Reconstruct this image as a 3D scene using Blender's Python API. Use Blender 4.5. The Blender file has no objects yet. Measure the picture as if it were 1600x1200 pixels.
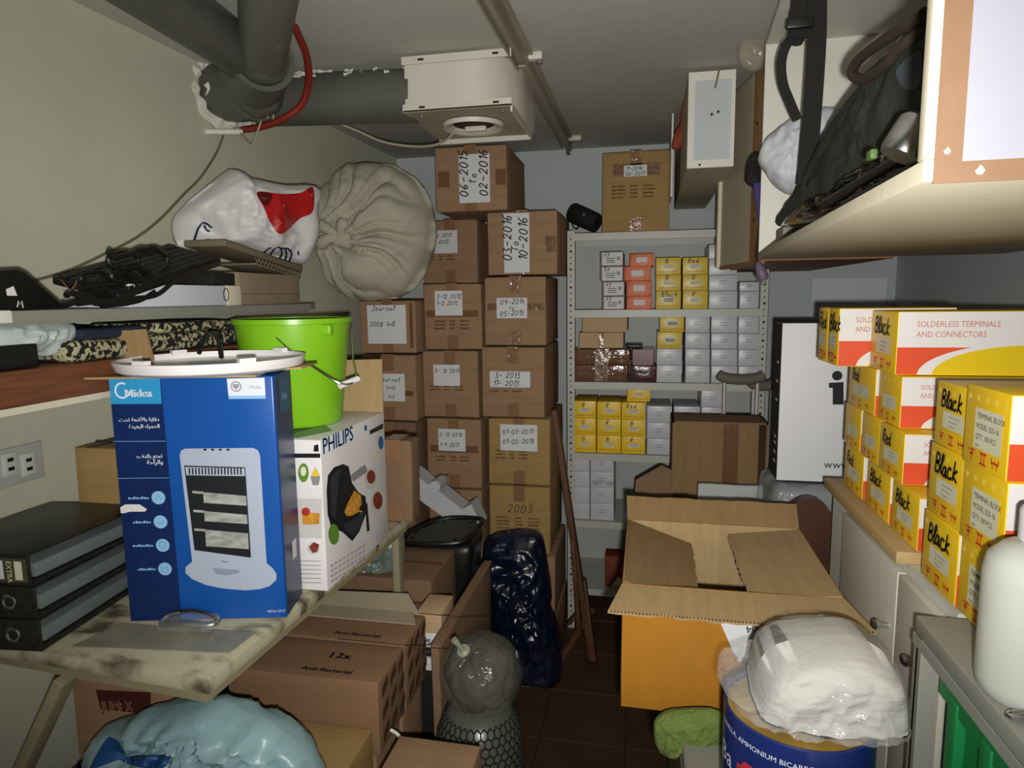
import bpy, bmesh, math, random
from mathutils import Vector, Matrix, noise, Euler

random.seed(7)
S = bpy.context.scene
COL = S.collection
PI = math.pi

# ------------------------------------------------------------------ camera
F_PX, VPX, VPY, ROLL, EYE = 1040.0, 1010.0, 462.0, math.radians(0.7), 1.55
_c, _s = math.cos(ROLL), math.sin(ROLL)
_u, _dn, _fw = Vector((_c, -_s, 0)), Vector((_s, _c, 0)), Vector((0, 0, 1))
_d = Vector((VPX - 800, VPY - 600, 0))
_a, _b = _d.dot(_u), _d.dot(_dn)
_pit = math.atan2(-_b, F_PX)
_down = _dn * math.cos(_pit) + _fw * math.sin(_pit)
_fy = (_u * _a + _dn * _b + _fw * F_PX).normalized()
_rt = _down.cross(_fy)
AXES = Matrix((_rt, _fy, -_down))            # rows: world X, Y, Z written in camera axes
CAM = Vector((0, 0, EYE))
cam_data = bpy.data.cameras.new('camera')
cam_data.sensor_width = 36.0
cam_data.lens = F_PX / 1600 * 36
cam_data.clip_start = 0.02
camera = bpy.data.objects.new('camera', cam_data)
COL.objects.link(camera)
m3 = Matrix((AXES.col[0], -AXES.col[1], -AXES.col[2])).transposed()
camera.matrix_world = Matrix.Translation(CAM) @ m3.to_4x4()
S.camera = camera

# ------------------------------------------------------------------ light and exposure
world = bpy.data.worlds.new('world')
S.world = world
world.use_nodes = True
world.node_tree.nodes['Background'].inputs[0].default_value = (0.95, 1.0, 0.92, 1)
world.node_tree.nodes['Background'].inputs[1].default_value = 0.13
S.view_settings.view_transform = 'Standard'
S.view_settings.look = 'None'
S.view_settings.exposure = 0.0
S.view_settings.gamma = 1.0
S.view_settings.use_curve_mapping = False

def add_light(name, kind, loc, energy, color, **kw):
    d = bpy.data.lights.new(name, kind)
    d.energy = energy
    d.color = color
    for k, v in kw.items():
        setattr(d, k, v)
    o = bpy.data.objects.new(name, d)
    o.location = loc
    COL.objects.link(o)
    return o
# the phone's flash, right beside and a little below the lens; its beam weakens towards the rim
flash = add_light('phone_flash', 'SPOT', (0.025, -0.04, 1.515), 120, (1.0, 0.985, 0.93),
                  spot_size=math.radians(118), spot_blend=1.0, shadow_soft_size=0.012)
flash.rotation_euler = Euler((math.radians(94), 0, math.radians(11)))

def ray(px, py):
    return AXES @ Vector((px - 800, py - 600, F_PX))
def AY(px, py, y):
    r = ray(px, py); return CAM + r * (y / r.y)
def AX(px, py, x):
    r = ray(px, py); return CAM + r * (x / r.x)
def AZ(px, py, z):
    r = ray(px, py); return CAM + r * ((z - EYE) / r.z)
def span(x0, y0, x1, y1, Y):
    """extent on the plane Y of a thing seen between these pixels -> x left, x right, z bottom, z top"""
    xm, ym = (x0 + x1) / 2, (y0 + y1) / 2
    return AY(x0, ym, Y).x, AY(x1, ym, Y).x, AY(xm, y1, Y).z, AY(xm, y0, Y).z

# ------------------------------------------------------------------ materials
def lin(h):
    h = h.lstrip('#')
    return tuple(((v / 12.92) if v <= 0.04045 else ((v + 0.055) / 1.055) ** 2.4)
                 for v in (int(h[i:i + 2], 16) / 255 for i in (0, 2, 4)))
MATS = {}
def mat(key, hexc, rough=0.7, var=0.10, vs=9.0, bump=0.0, bs=60.0, metal=0.0, spec=0.4, coat=0.0, stretch=None, c2=None, thr=None):
    """procedural surface: noise tinted colour, optional second colour in patches, optional fine relief"""
    if key in MATS:
        return MATS[key]
    m = bpy.data.materials.new(key)
    m.use_nodes = True
    nt = m.node_tree
    b = nt.nodes['Principled BSDF']
    L = nt.links.new
    tc = nt.nodes.new('ShaderNodeTexCoord')
    mp = nt.nodes.new('ShaderNodeMapping')
    if stretch:
        mp.inputs['Scale'].default_value = stretch
    L(tc.outputs['Object'], mp.inputs[0])
    n = nt.nodes.new('ShaderNodeTexNoise')
    n.inputs['Scale'].default_value = vs
    n.inputs['Detail'].default_value = 5
    L(mp.outputs[0], n.inputs['Vector'])
    r = nt.nodes.new('ShaderNodeValToRGB')
    c = lin(hexc)
    e = r.color_ramp.elements
    if c2:
        e[0].color = (*c, 1); e[1].color = (*lin(c2), 1)
        t = thr or (0.45, 0.6)
        e[0].position, e[1].position = t
    else:
        e[0].position, e[1].position = 0.3, 0.7
        e[0].color = (*[x * (1 - var) for x in c], 1)
        e[1].color = (*[min(1, x * (1 + var)) for x in c], 1)
    L(n.outputs[0], r.inputs[0])
    L(r.outputs[0], b.inputs['Base Color'])
    b.inputs['Roughness'].default_value = rough
    b.inputs['Metallic'].default_value = metal
    b.inputs['Specular IOR Level'].default_value = spec
    if coat:
        b.inputs['Coat Weight'].default_value = coat
        b.inputs['Coat Roughness'].default_value = 0.12
    if bump:
        n2 = nt.nodes.new('ShaderNodeTexNoise')
        n2.inputs['Scale'].default_value = bs
        n2.inputs['Detail'].default_value = 4
        L(mp.outputs[0], n2.inputs['Vector'])
        bp = nt.nodes.new('ShaderNodeBump')
        bp.inputs['Strength'].default_value = bump
        bp.inputs['Distance'].default_value = 0.01
        L(n2.outputs[0], bp.inputs['Height'])
        L(bp.outputs[0], b.inputs['Normal'])
    MATS[key] = m
    return m
def film(key, hexc, opac=0.25, rough=0.15, bump=0.6, bs=25):
    """thin clear plastic film"""
    if key in MATS:
        return MATS[key]
    m = mat(key, hexc, rough, 0.05, 8, bump, bs, spec=0.9)
    nt = m.node_tree
    b = nt.nodes['Principled BSDF']; out = nt.nodes['Material Output']
    t = nt.nodes.new('ShaderNodeBsdfTransparent')
    mx = nt.nodes.new('ShaderNodeMixShader')
    mx.inputs[0].default_value = opac
    nt.links.new(t.outputs[0], mx.inputs[1]); nt.links.new(b.outputs[0], mx.inputs[2])
    nt.links.new(mx.outputs[0], out.inputs[0])
    return m

# ------------------------------------------------------------------ mesh builder
class MB:
    def __init__(s):
        s.v, s.f, s.mi = [], [], []
    def add(s, vs, fs, m=None, k=0):
        o = len(s.v)
        s.v += [(m @ Vector(p)) if m is not None else Vector(p) for p in vs]
        s.f += [[i + o for i in f] for f in fs]
        s.mi += [k] * len(fs)
        return s
    def box(s, c, d, m=None, k=0):
        x, y, z = c; a, b, h = d[0] / 2, d[1] / 2, d[2] / 2
        vs = [(x + i * a, y + j * b, z + l * h) for l in (-1, 1) for j in (-1, 1) for i in (-1, 1)]
        return s.add(vs, [(0, 2, 3, 1), (4, 5, 7, 6), (0, 1, 5, 4), (2, 6, 7, 3), (0, 4, 6, 2), (1, 3, 7, 5)], m, k)
    def box2(s, lo, hi, m=None, k=0):
        return s.box([(a + b) / 2 for a, b in zip(lo, hi)], [abs(b - a) for a, b in zip(lo, hi)], m, k)
    def soft(s, d, c=(0, 0, 0), r=0.004, bulge=0.0, amp=0.0, fr=6.0, seed=0, n=6, m=None, k=0):
        """rounded box whose faces may bulge and dent"""
        hx, hy, hz = (q / 2 for q in d)
        def ticks(h):
            t = [-h, -h + r * 0.3, -h + r]
            t += [(-h + r) + (2 * h - 2 * r) * i / n for i in range(1, n)]
            return t + [h - r, h - r * 0.3, h]
        T = [ticks(hx), ticks(hy), ticks(hz)]
        H = (hx, hy, hz)
        idx, vs, fs = {}, [], []
        def vert(p):
            key = tuple(round(q, 6) for q in p)
            if key in idx:
                return idx[key]
            inn = [max(-H[a] + r, min(H[a] - r, p[a])) for a in range(3)]
            dv = Vector(p) - Vector(inn)
            q = Vector(inn) + (dv.normalized() * r if dv.length > 1e-9 else dv)
            u = [p[a] / H[a] for a in range(3)]
            if bulge:
                for a in range(3):
                    o1, o2 = [x for x in range(3) if x != a]
                    w = (1 - u[o1] ** 2) * (1 - u[o2] ** 2)
                    q[a] += math.copysign(1, u[a]) * bulge * w * (abs(u[a]) > 0.9)
            if amp:
                nv = noise.noise_vector(Vector(q) * fr + Vector((seed * 3.7, seed, 0)))
                q += nv * amp
            idx[key] = len(vs)
            vs.append(q + Vector(c))
            return idx[key]
        for a in range(3):
            b1, b2 = (a + 1) % 3, (a + 2) % 3
            for sgn in (-1, 1):
                for i in range(len(T[b1]) - 1):
                    for j in range(len(T[b2]) - 1):
                        q = []
                        for (ii, jj) in ((i, j), (i + 1, j), (i + 1, j + 1), (i, j + 1)):
                            p = [0, 0, 0]; p[a] = sgn * H[a]; p[b1] = T[b1][ii]; p[b2] = T[b2][jj]
                            q.append(vert(p))
                        fs.append(q if sgn > 0 else q[::-1])
        return s.add(vs, fs, m, k)
    def prism(s, pts, h, m=None, k=0, z0=0.0):
        n = len(pts)
        vs = [(p[0], p[1], z0) for p in pts] + [(p[0], p[1], z0 + h) for p in pts]
        fs = [list(range(n))[::-1], list(range(n, 2 * n))] + [(i, (i + 1) % n, n + (i + 1) % n, n + i) for i in range(n)]
        return s.add(vs, fs, m, k)
    def poly(s, pts, m=None, k=0, z=0.0):
        return s.add([(p[0], p[1], z) for p in pts], [list(range(len(pts)))], m, k)
    def tube(s, path, r, seg=8, closed=False, m=None, k=0, caps=True):
        P = [Vector(p) for p in path]; n = len(P)
        rs = r if isinstance(r, (list, tuple)) else [r] * n
        vs, fs = [], []
        up = None
        for i in range(n):
            t = (P[(i + 1) % n] - P[i - 1]) if (closed or 0 < i < n - 1) else (P[min(i + 1, n - 1)] - P[max(i - 1, 0)])
            t.normalize()
            if up is None:
                up = Vector((0, 0, 1)) if abs(t.z) < 0.9 else Vector((1, 0, 0))
            a = t.cross(up)
            if a.length < 1e-5:
                a = t.cross(Vector((1, 0.3, 0)))
            a.normalize(); bq = t.cross(a).normalized()
            up = -bq if False else a.cross(t)
            for j in range(seg):
                w = 2 * PI * j / seg
                vs.append(P[i] + (a * math.cos(w) + bq * math.sin(w)) * rs[i])
        for i in range(n if closed else n - 1):
            for j in range(seg):
                i2 = (i + 1) % n
                fs.append((i * seg + j, i * seg + (j + 1) % seg, i2 * seg + (j + 1) % seg, i2 * seg + j))
        if caps and not closed:
            fs.append(list(range(seg))[::-1]); fs.append([(n - 1) * seg + j for j in range(seg)])
        return s.add(vs, fs, m, k)
    def lathe(s, prof, seg=24, m=None, k=0, a0=0.0, a1=2 * PI):
        full = abs(a1 - a0 - 2 * PI) < 1e-6
        nn = seg if full else seg + 1
        vs, fs = [], []
        for (r, z) in prof:
            for j in range(nn):
                w = a0 + (a1 - a0) * j / seg
                vs.append((r * math.cos(w), r * math.sin(w), z))
        for i in range(len(prof) - 1):
            for j in range(seg):
                j2 = (j + 1) % nn
                fs.append((i * nn + j, i * nn + j2, (i + 1) * nn + j2, (i + 1) * nn + j))
        return s.add(vs, fs, m, k)
    def strip(s, path, nrm, w, m=None, k=0, th=0.0):
        """flat band along a 3d path, broad side facing nrm (one vector or one per point)"""
        P = [Vector(p) for p in path]; n = len(P)
        vs, fs = [], []
        ws = w if isinstance(w, (list, tuple)) else [w] * n
        for i in range(n):
            t = (P[min(i + 1, n - 1)] - P[max(i - 1, 0)]).normalized()
            nv = Vector(nrm[i]) if isinstance(nrm, list) else Vector(nrm)
            sd = t.cross(nv).normalized() * ws[i] / 2
            o = nv.normalized() * th
            vs += [P[i] - sd, P[i] + sd] + ([P[i] + sd + o, P[i] - sd + o] if th else [])
        q = 4 if th else 2
        for i in range(n - 1):
            if th:
                for j in range(4):
                    fs.append((i * 4 + j, i * 4 + (j + 1) % 4, (i + 1) * 4 + (j + 1) % 4, (i + 1) * 4 + j))
            else:
                fs.append((i * 2, i * 2 + 1, i * 2 + 3, i * 2 + 2))
        if th:
            fs += [(3, 2, 1, 0), tuple((n - 1) * 4 + j for j in range(4))]
        return s.add(vs, fs, m, k)
    def mesh(s, name):
        me = bpy.data.meshes.new(name)
        me.from_pydata([tuple(v) for v in s.v], [], s.f)
        return me
    def build(s, name, mats, parent=None, smooth=False, loc=None, rotz=0.0, fix=True):
        me = s.mesh(name)
        for mm in (mats if isinstance(mats, (list, tuple)) else [mats]):
            me.materials.append(mm)
        if any(s.mi):
            me.polygons.foreach_set('material_index', s.mi)
        if fix:
            bm = bmesh.new(); bm.from_mesh(me)
            bmesh.ops.recalc_face_normals(bm, faces=bm.faces)
            bm.to_mesh(me); bm.free()
        if smooth:
            me.polygons.foreach_set('use_smooth', [True] * len(me.polygons))
            if smooth != 'all':
                me.set_sharp_from_angle(angle=math.radians(40))
        o = bpy.data.objects.new(name, me)
        COL.objects.link(o)
        if parent is not None:
            o.parent = parent
        if loc is not None:
            o.location = loc
        o.rotation_euler.z = rotz
        return o

def tag(o, label=None, cat=None, group=None, kind=None):
    if label: o['label'] = label
    if cat: o['category'] = cat
    if group: o['group'] = group
    if kind: o['kind'] = kind
    return o
def thing(name, label, cat, loc=(0, 0, 0), rotz=0.0, group=None, rot=None):
    o = bpy.data.objects.new(name, None)
    o.empty_display_size = 0.05
    COL.objects.link(o)
    o.location = loc
    o.rotation_euler = rot if rot else (0, 0, rotz)
    return tag(o, label, cat, group)
def frame(o, u, v):
    """matrix whose x runs along u, y along v, z out of the face, origin o"""
    u = Vector(u).normalized(); v = Vector(v); v = (v - u * v.dot(u)).normalized(); w = u.cross(v)
    m = Matrix((u, v, w)).transposed().to_4x4()
    m.translation = Vector(o)
    return m
def face(w, d, h, side):
    """frame of a box face (box on z=0 centred in x,y), origin at the face's lower left corner as one looks at it"""
    if side == 'front': return frame((-w / 2, -d / 2, 0), (1, 0, 0), (0, 0, 1))
    if side == 'right': return frame((w / 2, -d / 2, 0), (0, 1, 0), (0, 0, 1))
    if side == 'left': return frame((-w / 2, d / 2, 0), (0, -1, 0), (0, 0, 1))
    return frame((-w / 2, -d / 2, h), (1, 0, 0), (0, 1, 0))
def smoothpath(pts, n=6, closed=False):
    P = [Vector(p) for p in pts]; out = []
    N = len(P)
    for i in range(N if closed else N - 1):
        p0 = P[i - 1] if (i > 0 or closed) else P[0] * 2 - P[1]
        p1, p2 = P[i], P[(i + 1) % N]
        p3 = P[(i + 2) % N] if (i + 2 < N or closed) else P[-1] * 2 - P[-2]
        for j in range(n):
            t = j / n
            out.append(0.5 * ((2 * p1) + (p2 - p0) * t + (2 * p0 - 5 * p1 + 4 * p2 - p3) * t * t + (3 * p1 - p0 - 3 * p2 + p3) * t ** 3))
    if not closed:
        out.append(P[-1])
    return out

# ------------------------------------------------------------------ lettering
_tm = {}
def text_mesh(s):
    if s in _tm: return _tm[s]
    c = bpy.data.curves.new('t', 'FONT'); c.body = s; c.resolution_u = 2; c.align_x = 'LEFT'
    o = bpy.data.objects.new('t', c); COL.objects.link(o)
    me = bpy.data.meshes.new_from_object(o.evaluated_get(bpy.context.evaluated_depsgraph_get()))
    vs = [v.co.copy() for v in me.vertices]; fs = [tuple(p.vertices) for p in me.polygons]
    bpy.data.objects.remove(o); bpy.data.curves.remove(c); bpy.data.meshes.remove(me)
    _tm[s] = (vs, fs)
    return _tm[s]
_AR = {'ا': 'FE8D 1', 'أ': 'FE83 1', 'ب': 'FE8F 3', 'ة': 'FE93 1', 'ت': 'FE95 3', 'ح': 'FEA1 3', 'د': 'FEA9 1', 'ر': 'FEAD 1',
       'ش': 'FEB5 3', 'ع': 'FEC9 3', 'ف': 'FED1 3', 'ل': 'FEDD 3', 'م': 'FEE1 3', 'و': 'FEED 1', 'ي': 'FEF1 3', 'ء': 'FE80 0'}
def arabic(s):
    s = s.replace('لأ', '\u0001')
    tab = {k: (int(v.split()[0], 16), int(v.split()[1])) for k, v in _AR.items()}
    tab['\u0001'] = (0xFEF7, 1)
    out = ''
    for i, ch in enumerate(s):
        if ch not in tab:
            out += ch; continue
        b, n = tab[ch]
        pre = i > 0 and s[i - 1] in tab and tab[s[i - 1]][1] == 3
        nxt = n == 3 and i + 1 < len(s) and s[i + 1] in tab and tab[s[i + 1]][1] > 0
        out += chr(b + (3 if pre and nxt else 2 if nxt else 1 if pre and n else 0))
    return out[::-1]
def text(s, fr, x, y, size, m, parent, off=0.0008, sx=1.0, rot=0.0, shear=0.0, name='lettering', right=False, bold=0.0, mb=None):
    vs, fs = text_mesh(s)
    w = max((v.x for v in vs), default=0)
    c, q = math.cos(rot), math.sin(rot)
    mbx = mb or MB()
    for dx in ([0] if not bold else [-bold, 0, bold]):
        P = []
        for v in vs:
            a = ((v.x - (w if right else 0)) + v.y * shear) * size * sx + dx; b = v.y * size
            P.append((x + a * c - b * q, y + a * q + b * c, off + abs(dx) * 0.01))
        mbx.add(P, fs, fr)
    return mbx if mb else mbx.build(name, m, parent, fix=False)
# handwriting: strokes in a unit cell
G = {
 '0': [[(.5, 1), (.15, .8), (.1, .3), (.4, 0), (.7, .2), (.8, .7), (.5, 1)]],
 '1': [[(.2, .75), (.5, 1), (.4, 0)]],
 '2': [[(.1, .75), (.4, 1), (.75, .8), (.5, .4), (.1, .05), (.45, .1), (.85, 0)]],
 '3': [[(.15, .95), (.7, 1), (.4, .58), (.75, .4), (.55, .02), (.1, .08)]],
 '4': [[(.35, 1), (.1, .4), (.85, .45)], [(.65, .75), (.55, 0)]],
 '5': [[(.8, 1), (.3, .95), (.2, .55), (.65, .55), (.7, .2), (.4, 0), (.1, .1)]],
 '6': [[(.7, 1), (.3, .7), (.1, .25), (.4, 0), (.7, .2), (.55, .45), (.2, .3)]],
 '7': [[(.1, .95), (.8, 1), (.4, 0)], [(.3, .5), (.75, .55)]],
 '8': [[(.6, .55), (.2, .8), (.5, 1), (.75, .8), (.2, .25), (.45, 0), (.75, .2), (.5, .55)]],
 '9': [[(.75, .75), (.45, 1), (.15, .7), (.5, .5), (.75, .75), (.5, 0)]],
 '-': [[(.1, .45), (.75, .48)]], '.': [[(.35, .05), (.45, .02)]], '>': [[(-.3, .45), (.9, .5)], [(.6, .7), (.9, .5), (.6, .3)]],
 't': [[(.45, .95), (.35, .1), (.6, .05)], [(.1, .65), (.75, .7)]],
 'o': [[(.45, .55), (.15, .35), (.35, 0), (.7, .15), (.6, .5), (.4, .55)]],
 'B': [[(.2, 1), (.15, 0)], [(.2, 1), (.7, .9), (.65, .6), (.2, .5), (.75, .4), (.7, .05), (.15, 0)]],
 'l': [[(.2, .3), (.55, .9), (.35, 1), (.3, .1), (.6, .1)]],
 'a': [[(.65, .5), (.25, .5), (.15, .1), (.5, .1), (.65, .5), (.65, .05), (.9, .1)]],
 'c': [[(.7, .5), (.3, .55), (.15, .2), (.4, .0), (.85, .1)]],
 'k': [[(.3, 1), (.2, 0)], [(.75, .6), (.25, .3), (.8, 0)]],
 'R': [[(.15, 1), (.1, 0)], [(.1, .95), (.6, 1), (.65, .65), (.15, .5), (.8, 0)]],
 'e': [[(.15, .25), (.65, .4), (.45, .58), (.15, .3), (.35, 0), (.8, .1)]],
 'd': [[(.6, .45), (.25, .45), (.15, .1), (.5, .05), (.65, .4)], [(.75, 1), (.65, 0), (.9, .05)]],
 'J': [[(.3, .95), (.9, 1)], [(.65, 1), (.6, .1), (.3, -.1), (.1, .15)]],
 'u': [[(.15, .5), (.15, .1), (.45, .05), (.65, .5), (.65, .05), (.9, .1)]],
 'r': [[(.15, .5), (.2, 0)], [(.2, .35), (.45, .55), (.7, .5)]],
 'n': [[(.15, .5), (.15, 0)], [(.15, .35), (.45, .55), (.65, .4), (.65, .0), (.85, .05)]],
 'T': [[(.05, 1), (.9, .97)], [(.5, 1), (.42, 0)]],
 'F': [[(.85, 1), (.2, .95), (.1, 0)], [(.15, .5), (.65, .55)]],
 'O': [[(.5, 1), (.15, .8), (.1, .3), (.4, 0), (.75, .2), (.8, .7), (.5, 1)]],
 'D': [[(.15, 1), (.1, 0), (.6, .1), (.8, .5), (.55, .95), (.1, 1)]],
 'L': [[(.2, 1), (.1, 0), (.75, .05)]],
 'U': [[(.1, 1), (.1, .2), (.4, 0), (.7, .25), (.75, 1)]],
 'G': [[(.8, .85), (.45, 1), (.1, .5), (.4, 0), (.8, .15), (.75, .45), (.45, .45)]],
 'S': [[(.75, .9), (.4, 1), (.2, .75), (.65, .4), (.55, .05), (.1, .05)]],
 '|': [[(.1, -.2), (.1, 1.2)]], '_': [[(0, -.15), (1.0, -.15)]],
}
def hand(s, fr, x, y, h, m, parent, off=0.001, th=0.09, rot=0.0, adv=0.78, slant=0.2, seed=0, name='handwriting', mb=None):
    rnd = random.Random(seed * 31 + len(s))
    mbx = mb or MB()
    c, q = math.cos(rot), math.sin(rot)
    cx = 0.0
    for ch in s:
        if ch in G:
            jit = rnd.uniform(-.06, .06); sc = rnd.uniform(.92, 1.06)
            for st in G[ch]:
                pts = smoothpath([Vector((p[0], p[1], 0)) for p in st], 4) if len(st) > 2 else [Vector((p[0], p[1], 0)) for p in st]
                path = []
                for p in pts:
                    a = (cx + p.x * .72 * sc + p.y * slant) * h; b = (p.y * sc + jit) * h
                    path.append((x + a * c - b * q, y + a * q + b * c, off))
                mbx.strip(path, (0, 0, 1), th * h, fr)
        cx += (adv if ch != ' ' else .6) * (.6 if ch in '1.|l' else 1)
    return mbx if mb else mbx.build(name, m, parent, fix=False)
def decal(pts, fr, m, parent, name, off=0.0006):
    return MB().poly(pts, fr, z=off).build(name, m, parent, fix=False)
def rect(x0, y0, x1, y1):
    return [(x0, y0), (x1, y0), (x1, y1), (x0, y1)]
def disc(x, y, r, n=20, ry=None):
    return [(x + r * math.cos(2 * PI * i / n), y + (ry or r) * math.sin(2 * PI * i / n)) for i in range(n)]

# ------------------------------------------------------------------ cloth and bag bodies
def inflate(pts, front, back, yc, center=None, rings=16, n=96, amp=0.01, fr=14.0, seed=0, fold=None, power=2.2, zmin=None, ridge=True, sub=4):
    """closed bulging body around an outline in the x-z plane at depth yc; wrinkles from ridged noise"""
    P = smoothpath([Vector((p[0], 0, p[1])) for p in pts], sub, closed=True)
    n = len(P)
    c = Vector((center[0], 0, center[1])) if center else sum(P, Vector()) / n
    mb = MB(); vs, fs = [], []
    def wr(p):
        q = Vector((p.x * fr, p.y * fr, p.z * fr)) + Vector((seed * 5.1, seed * 2.3, seed))
        a = noise.noise(q); b = noise.noise(q * 2.3); c_ = noise.noise(q * 5.1)
        return ((1 - 2 * abs(a)) * 0.65 + (1 - 2 * abs(b)) * 0.38 + (1 - 2 * abs(c_)) * 0.2 - 0.45) if ridge else (a + b * .5)
    for side, T in ((-1, front), (1, back)):
        base = len(vs)
        for i in range(rings):
            t = 1 - i / rings if side == -1 else 1 - i / rings
            for j in range(n):
                p = c + (P[j] - c) * t
                dep = T * (1 - t ** power) ** (1 / power)
                q = Vector((p.x, yc + side * dep, p.z))
                w = wr(q) * amp * (0.35 + 0.65 * (1 - t ** 6))
                if fold:
                    w += fold(q, t, side)
                q.y += side * w
                q += (q - Vector((c.x, yc, c.z))).normalized() * w * 0.4
                if zmin is not None and q.z < zmin: q.z = zmin
                vs.append(q)
        vs.append(Vector((c.x, yc + side * T, c.z)))
        for i in range(rings - 1):
            for j in range(n):
                a, b2 = base + i * n + j, base + i * n + (j + 1) % n
                f = (a, b2, b2 + n, a + n)
                fs.append(f if side == -1 else f[::-1])
        for j in range(n):
            f = (base + (rings - 1) * n + j, base + (rings - 1) * n + (j + 1) % n, base + rings * n)
            fs.append(f if side == -1 else f[::-1])
        if side == 1:
            for j in range(n):
                fs.append((j, base + j, base + (j + 1) % n, (j + 1) % n))
    mb.add(vs, fs)
    return mb
def pxo(pts, Y):
    return [(lambda q: (q.x, q.z))(AY(x, y, Y)) for x, y in pts]
def W(mb, name, mats, parent=None, smooth=False, base=None, fix=True):
    """build from world coordinates: origin moves to the parent's (or to base)"""
    o = Vector((0, 0, 0)); p = parent
    while p is not None:
        o += p.location; p = p.parent
    if base is not None:
        o += Vector(base)
    for i in range(len(mb.v)):
        mb.v[i] = mb.v[i] - o
    return mb.build(name, mats, parent, smooth, loc=base, fix=fix)

# ------------------------------------------------------------------ palette
M_CARD = mat('cardboard', '9C7C60', 0.85, 0.10, 5, 0.15, 90, stretch=(1, 1, 6), spec=0.2)
M_CARD2 = mat('cardboard_ochre', 'A38556', 0.85, 0.10, 5, 0.15, 90, stretch=(1, 1, 6), spec=0.2)
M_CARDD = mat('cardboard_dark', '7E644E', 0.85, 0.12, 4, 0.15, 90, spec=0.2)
M_KRAFT = mat('kraft_board', 'A58C66', 0.85, 0.08, 7, 0.2, 70, stretch=(8, 1, 1), spec=0.2)
M_KRAFTD = mat('kraft_board_brown', '8E7350', 0.85, 0.08, 7, 0.2, 70, stretch=(8, 1, 1), spec=0.2)
M_TAPE = mat('brown_tape', '755338', 0.22, 0.08, 20, 0.25, 40, spec=0.6)
M_CTAPE = mat('clear_tape', '8A684C', 0.15, 0.06, 20, 0.4, 50, spec=0.7)
M_PAPER = mat('paper', 'D9D9DC', 0.8, 0.03, 6)
M_INK = mat('ink', '14141A', 0.6, 0.05)
M_PRINT = mat('print_brown', '4A301C', 0.8, 0.1)
M_WALL = mat('wall_paint', 'BFBFAA', 0.75, 0.035, 3.0, 0.10, 22)
M_WALLB = mat('wall_paint_back', 'BCC2C4', 0.8, 0.03, 3.0, 0.12, 25)
M_CEIL = mat('ceiling_paint', 'B3B2A8', 0.85, 0.03, 2.5, 0.12, 25)
M_FLOOR = mat('floor_tile', '4A3422', 0.55, 0.18, 6, 0.1, 30)
M_GROUT = mat('floor_grout', '3A2A1C', 0.9, 0.1)
M_WHITEP = mat('white_paint', 'D8D6CC', 0.5, 0.03, 6, 0.05, 40)
M_CREAM = mat('cream_paint', 'CFC6AE', 0.5, 0.03, 6, 0.05, 40)
M_RACK = mat('rack_metal', 'B9B9B0', 0.42, 0.04, 10, spec=0.5)
M_BLACK = mat('black_plastic', '131211', 0.4, 0.15, 12, spec=0.5)
M_BLACKM = mat('black_matt', '171513', 0.8, 0.15, 12)
M_WBOX = mat('white_carton', 'C6C6CB', 0.35, 0.03, 6, spec=0.5)
M_YEL = mat('yellow_card', 'F0C61E', 0.4, 0.04, 8, spec=0.5)
M_RED = mat('red_print', 'D9502C', 0.45, 0.04, 8, spec=0.4)
M_ORANGE = mat('orange_card', 'D4602C', 0.45, 0.06, 8, spec=0.5)
M_WHITE = mat('white_card', 'DEDADA', 0.4, 0.03, 8, spec=0.4)
M_SILVER = mat('bright_metal', 'C8C8C8', 0.22, 0.05, 10, metal=1.0)
M_ALU = mat('aluminium', 'C4C4C2', 0.35, 0.05, 10, metal=0.3, spec=0.6)
M_STEEL = mat('dull_steel', '8C8A80', 0.45, 0.1, 10, metal=0.7)

# ------------------------------------------------------------------ shell
ZC, YB = 2.265, 3.37
LW0, LW1 = Vector((-1.405, 0.2, 0)), Vector((-1.272, YB, 0))     # foot of the left wall
def struct(mb, name, m, parent=None):
    o = mb.build(name, m, parent)
    return tag(o, kind='structure') if parent is None else o
floor = struct(MB().box2((-1.6, -0.6, -0.06), (1.3, YB + .1, -0.006)), 'floor', M_GROUT)
tile = MB().soft((.295, .295, .01), r=0.002, n=1).mesh('tile'); tile.materials.append(M_FLOOR)
for i in range(-5, 5):
    for j in range(0, 12):
        o = bpy.data.objects.new('tile', tile); COL.objects.link(o)
        o.parent = floor; o.location = (i * .3 + .1, j * .3 - .1, -0.005)
struct(MB().box2((-1.6, -0.6, ZC), (1.3, YB + .1, ZC + .1)), 'ceiling', M_CEIL)
struct(MB().box2((-1.6, YB, 0), (1.3, YB + .1, ZC)), 'wall_back', M_WALLB)
struct(MB().box2((1.12, -0.6, 0), (1.22, YB, ZC)), 'wall_right', M_WALLB)
dl = (LW1 - LW0).normalized(); nl = Vector((-dl.y, dl.x, 0))
A, B = LW0 - dl * .8, LW1
struct(MB().prism([A[:2], B[:2], (B + nl * .1)[:2], (A + nl * .1)[:2]], ZC), 'wall_left', M_WALL)
def lwx(y):                                   # x of the left wall's face at depth y
    t = (y - LW0.y) / (LW1.y - LW0.y); return LW0.x + (LW1.x - LW0.x) * t
# thick brown wooden ledge along the left wall
LX = -1.04
ZL1, ZL0 = 1.437, 1.376
led = thing('trim_1', None, None); tag(led, kind='structure')
MB().soft((.36, 1.9, ZL1 - ZL0), c=(-1.22, .95, (ZL0 + ZL1) / 2), r=.004, n=3).build('ledge_board', mat('ledge_wood', '6B3F26', 0.6, 0.25, 9, 0.1, 50, stretch=(14, 1, 14)), led)
MB().box2((-1.06, 0.0, ZL0 - .012), (LX + .002, 1.9, ZL0)).build('ledge_strip', M_CREAM, led)

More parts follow.
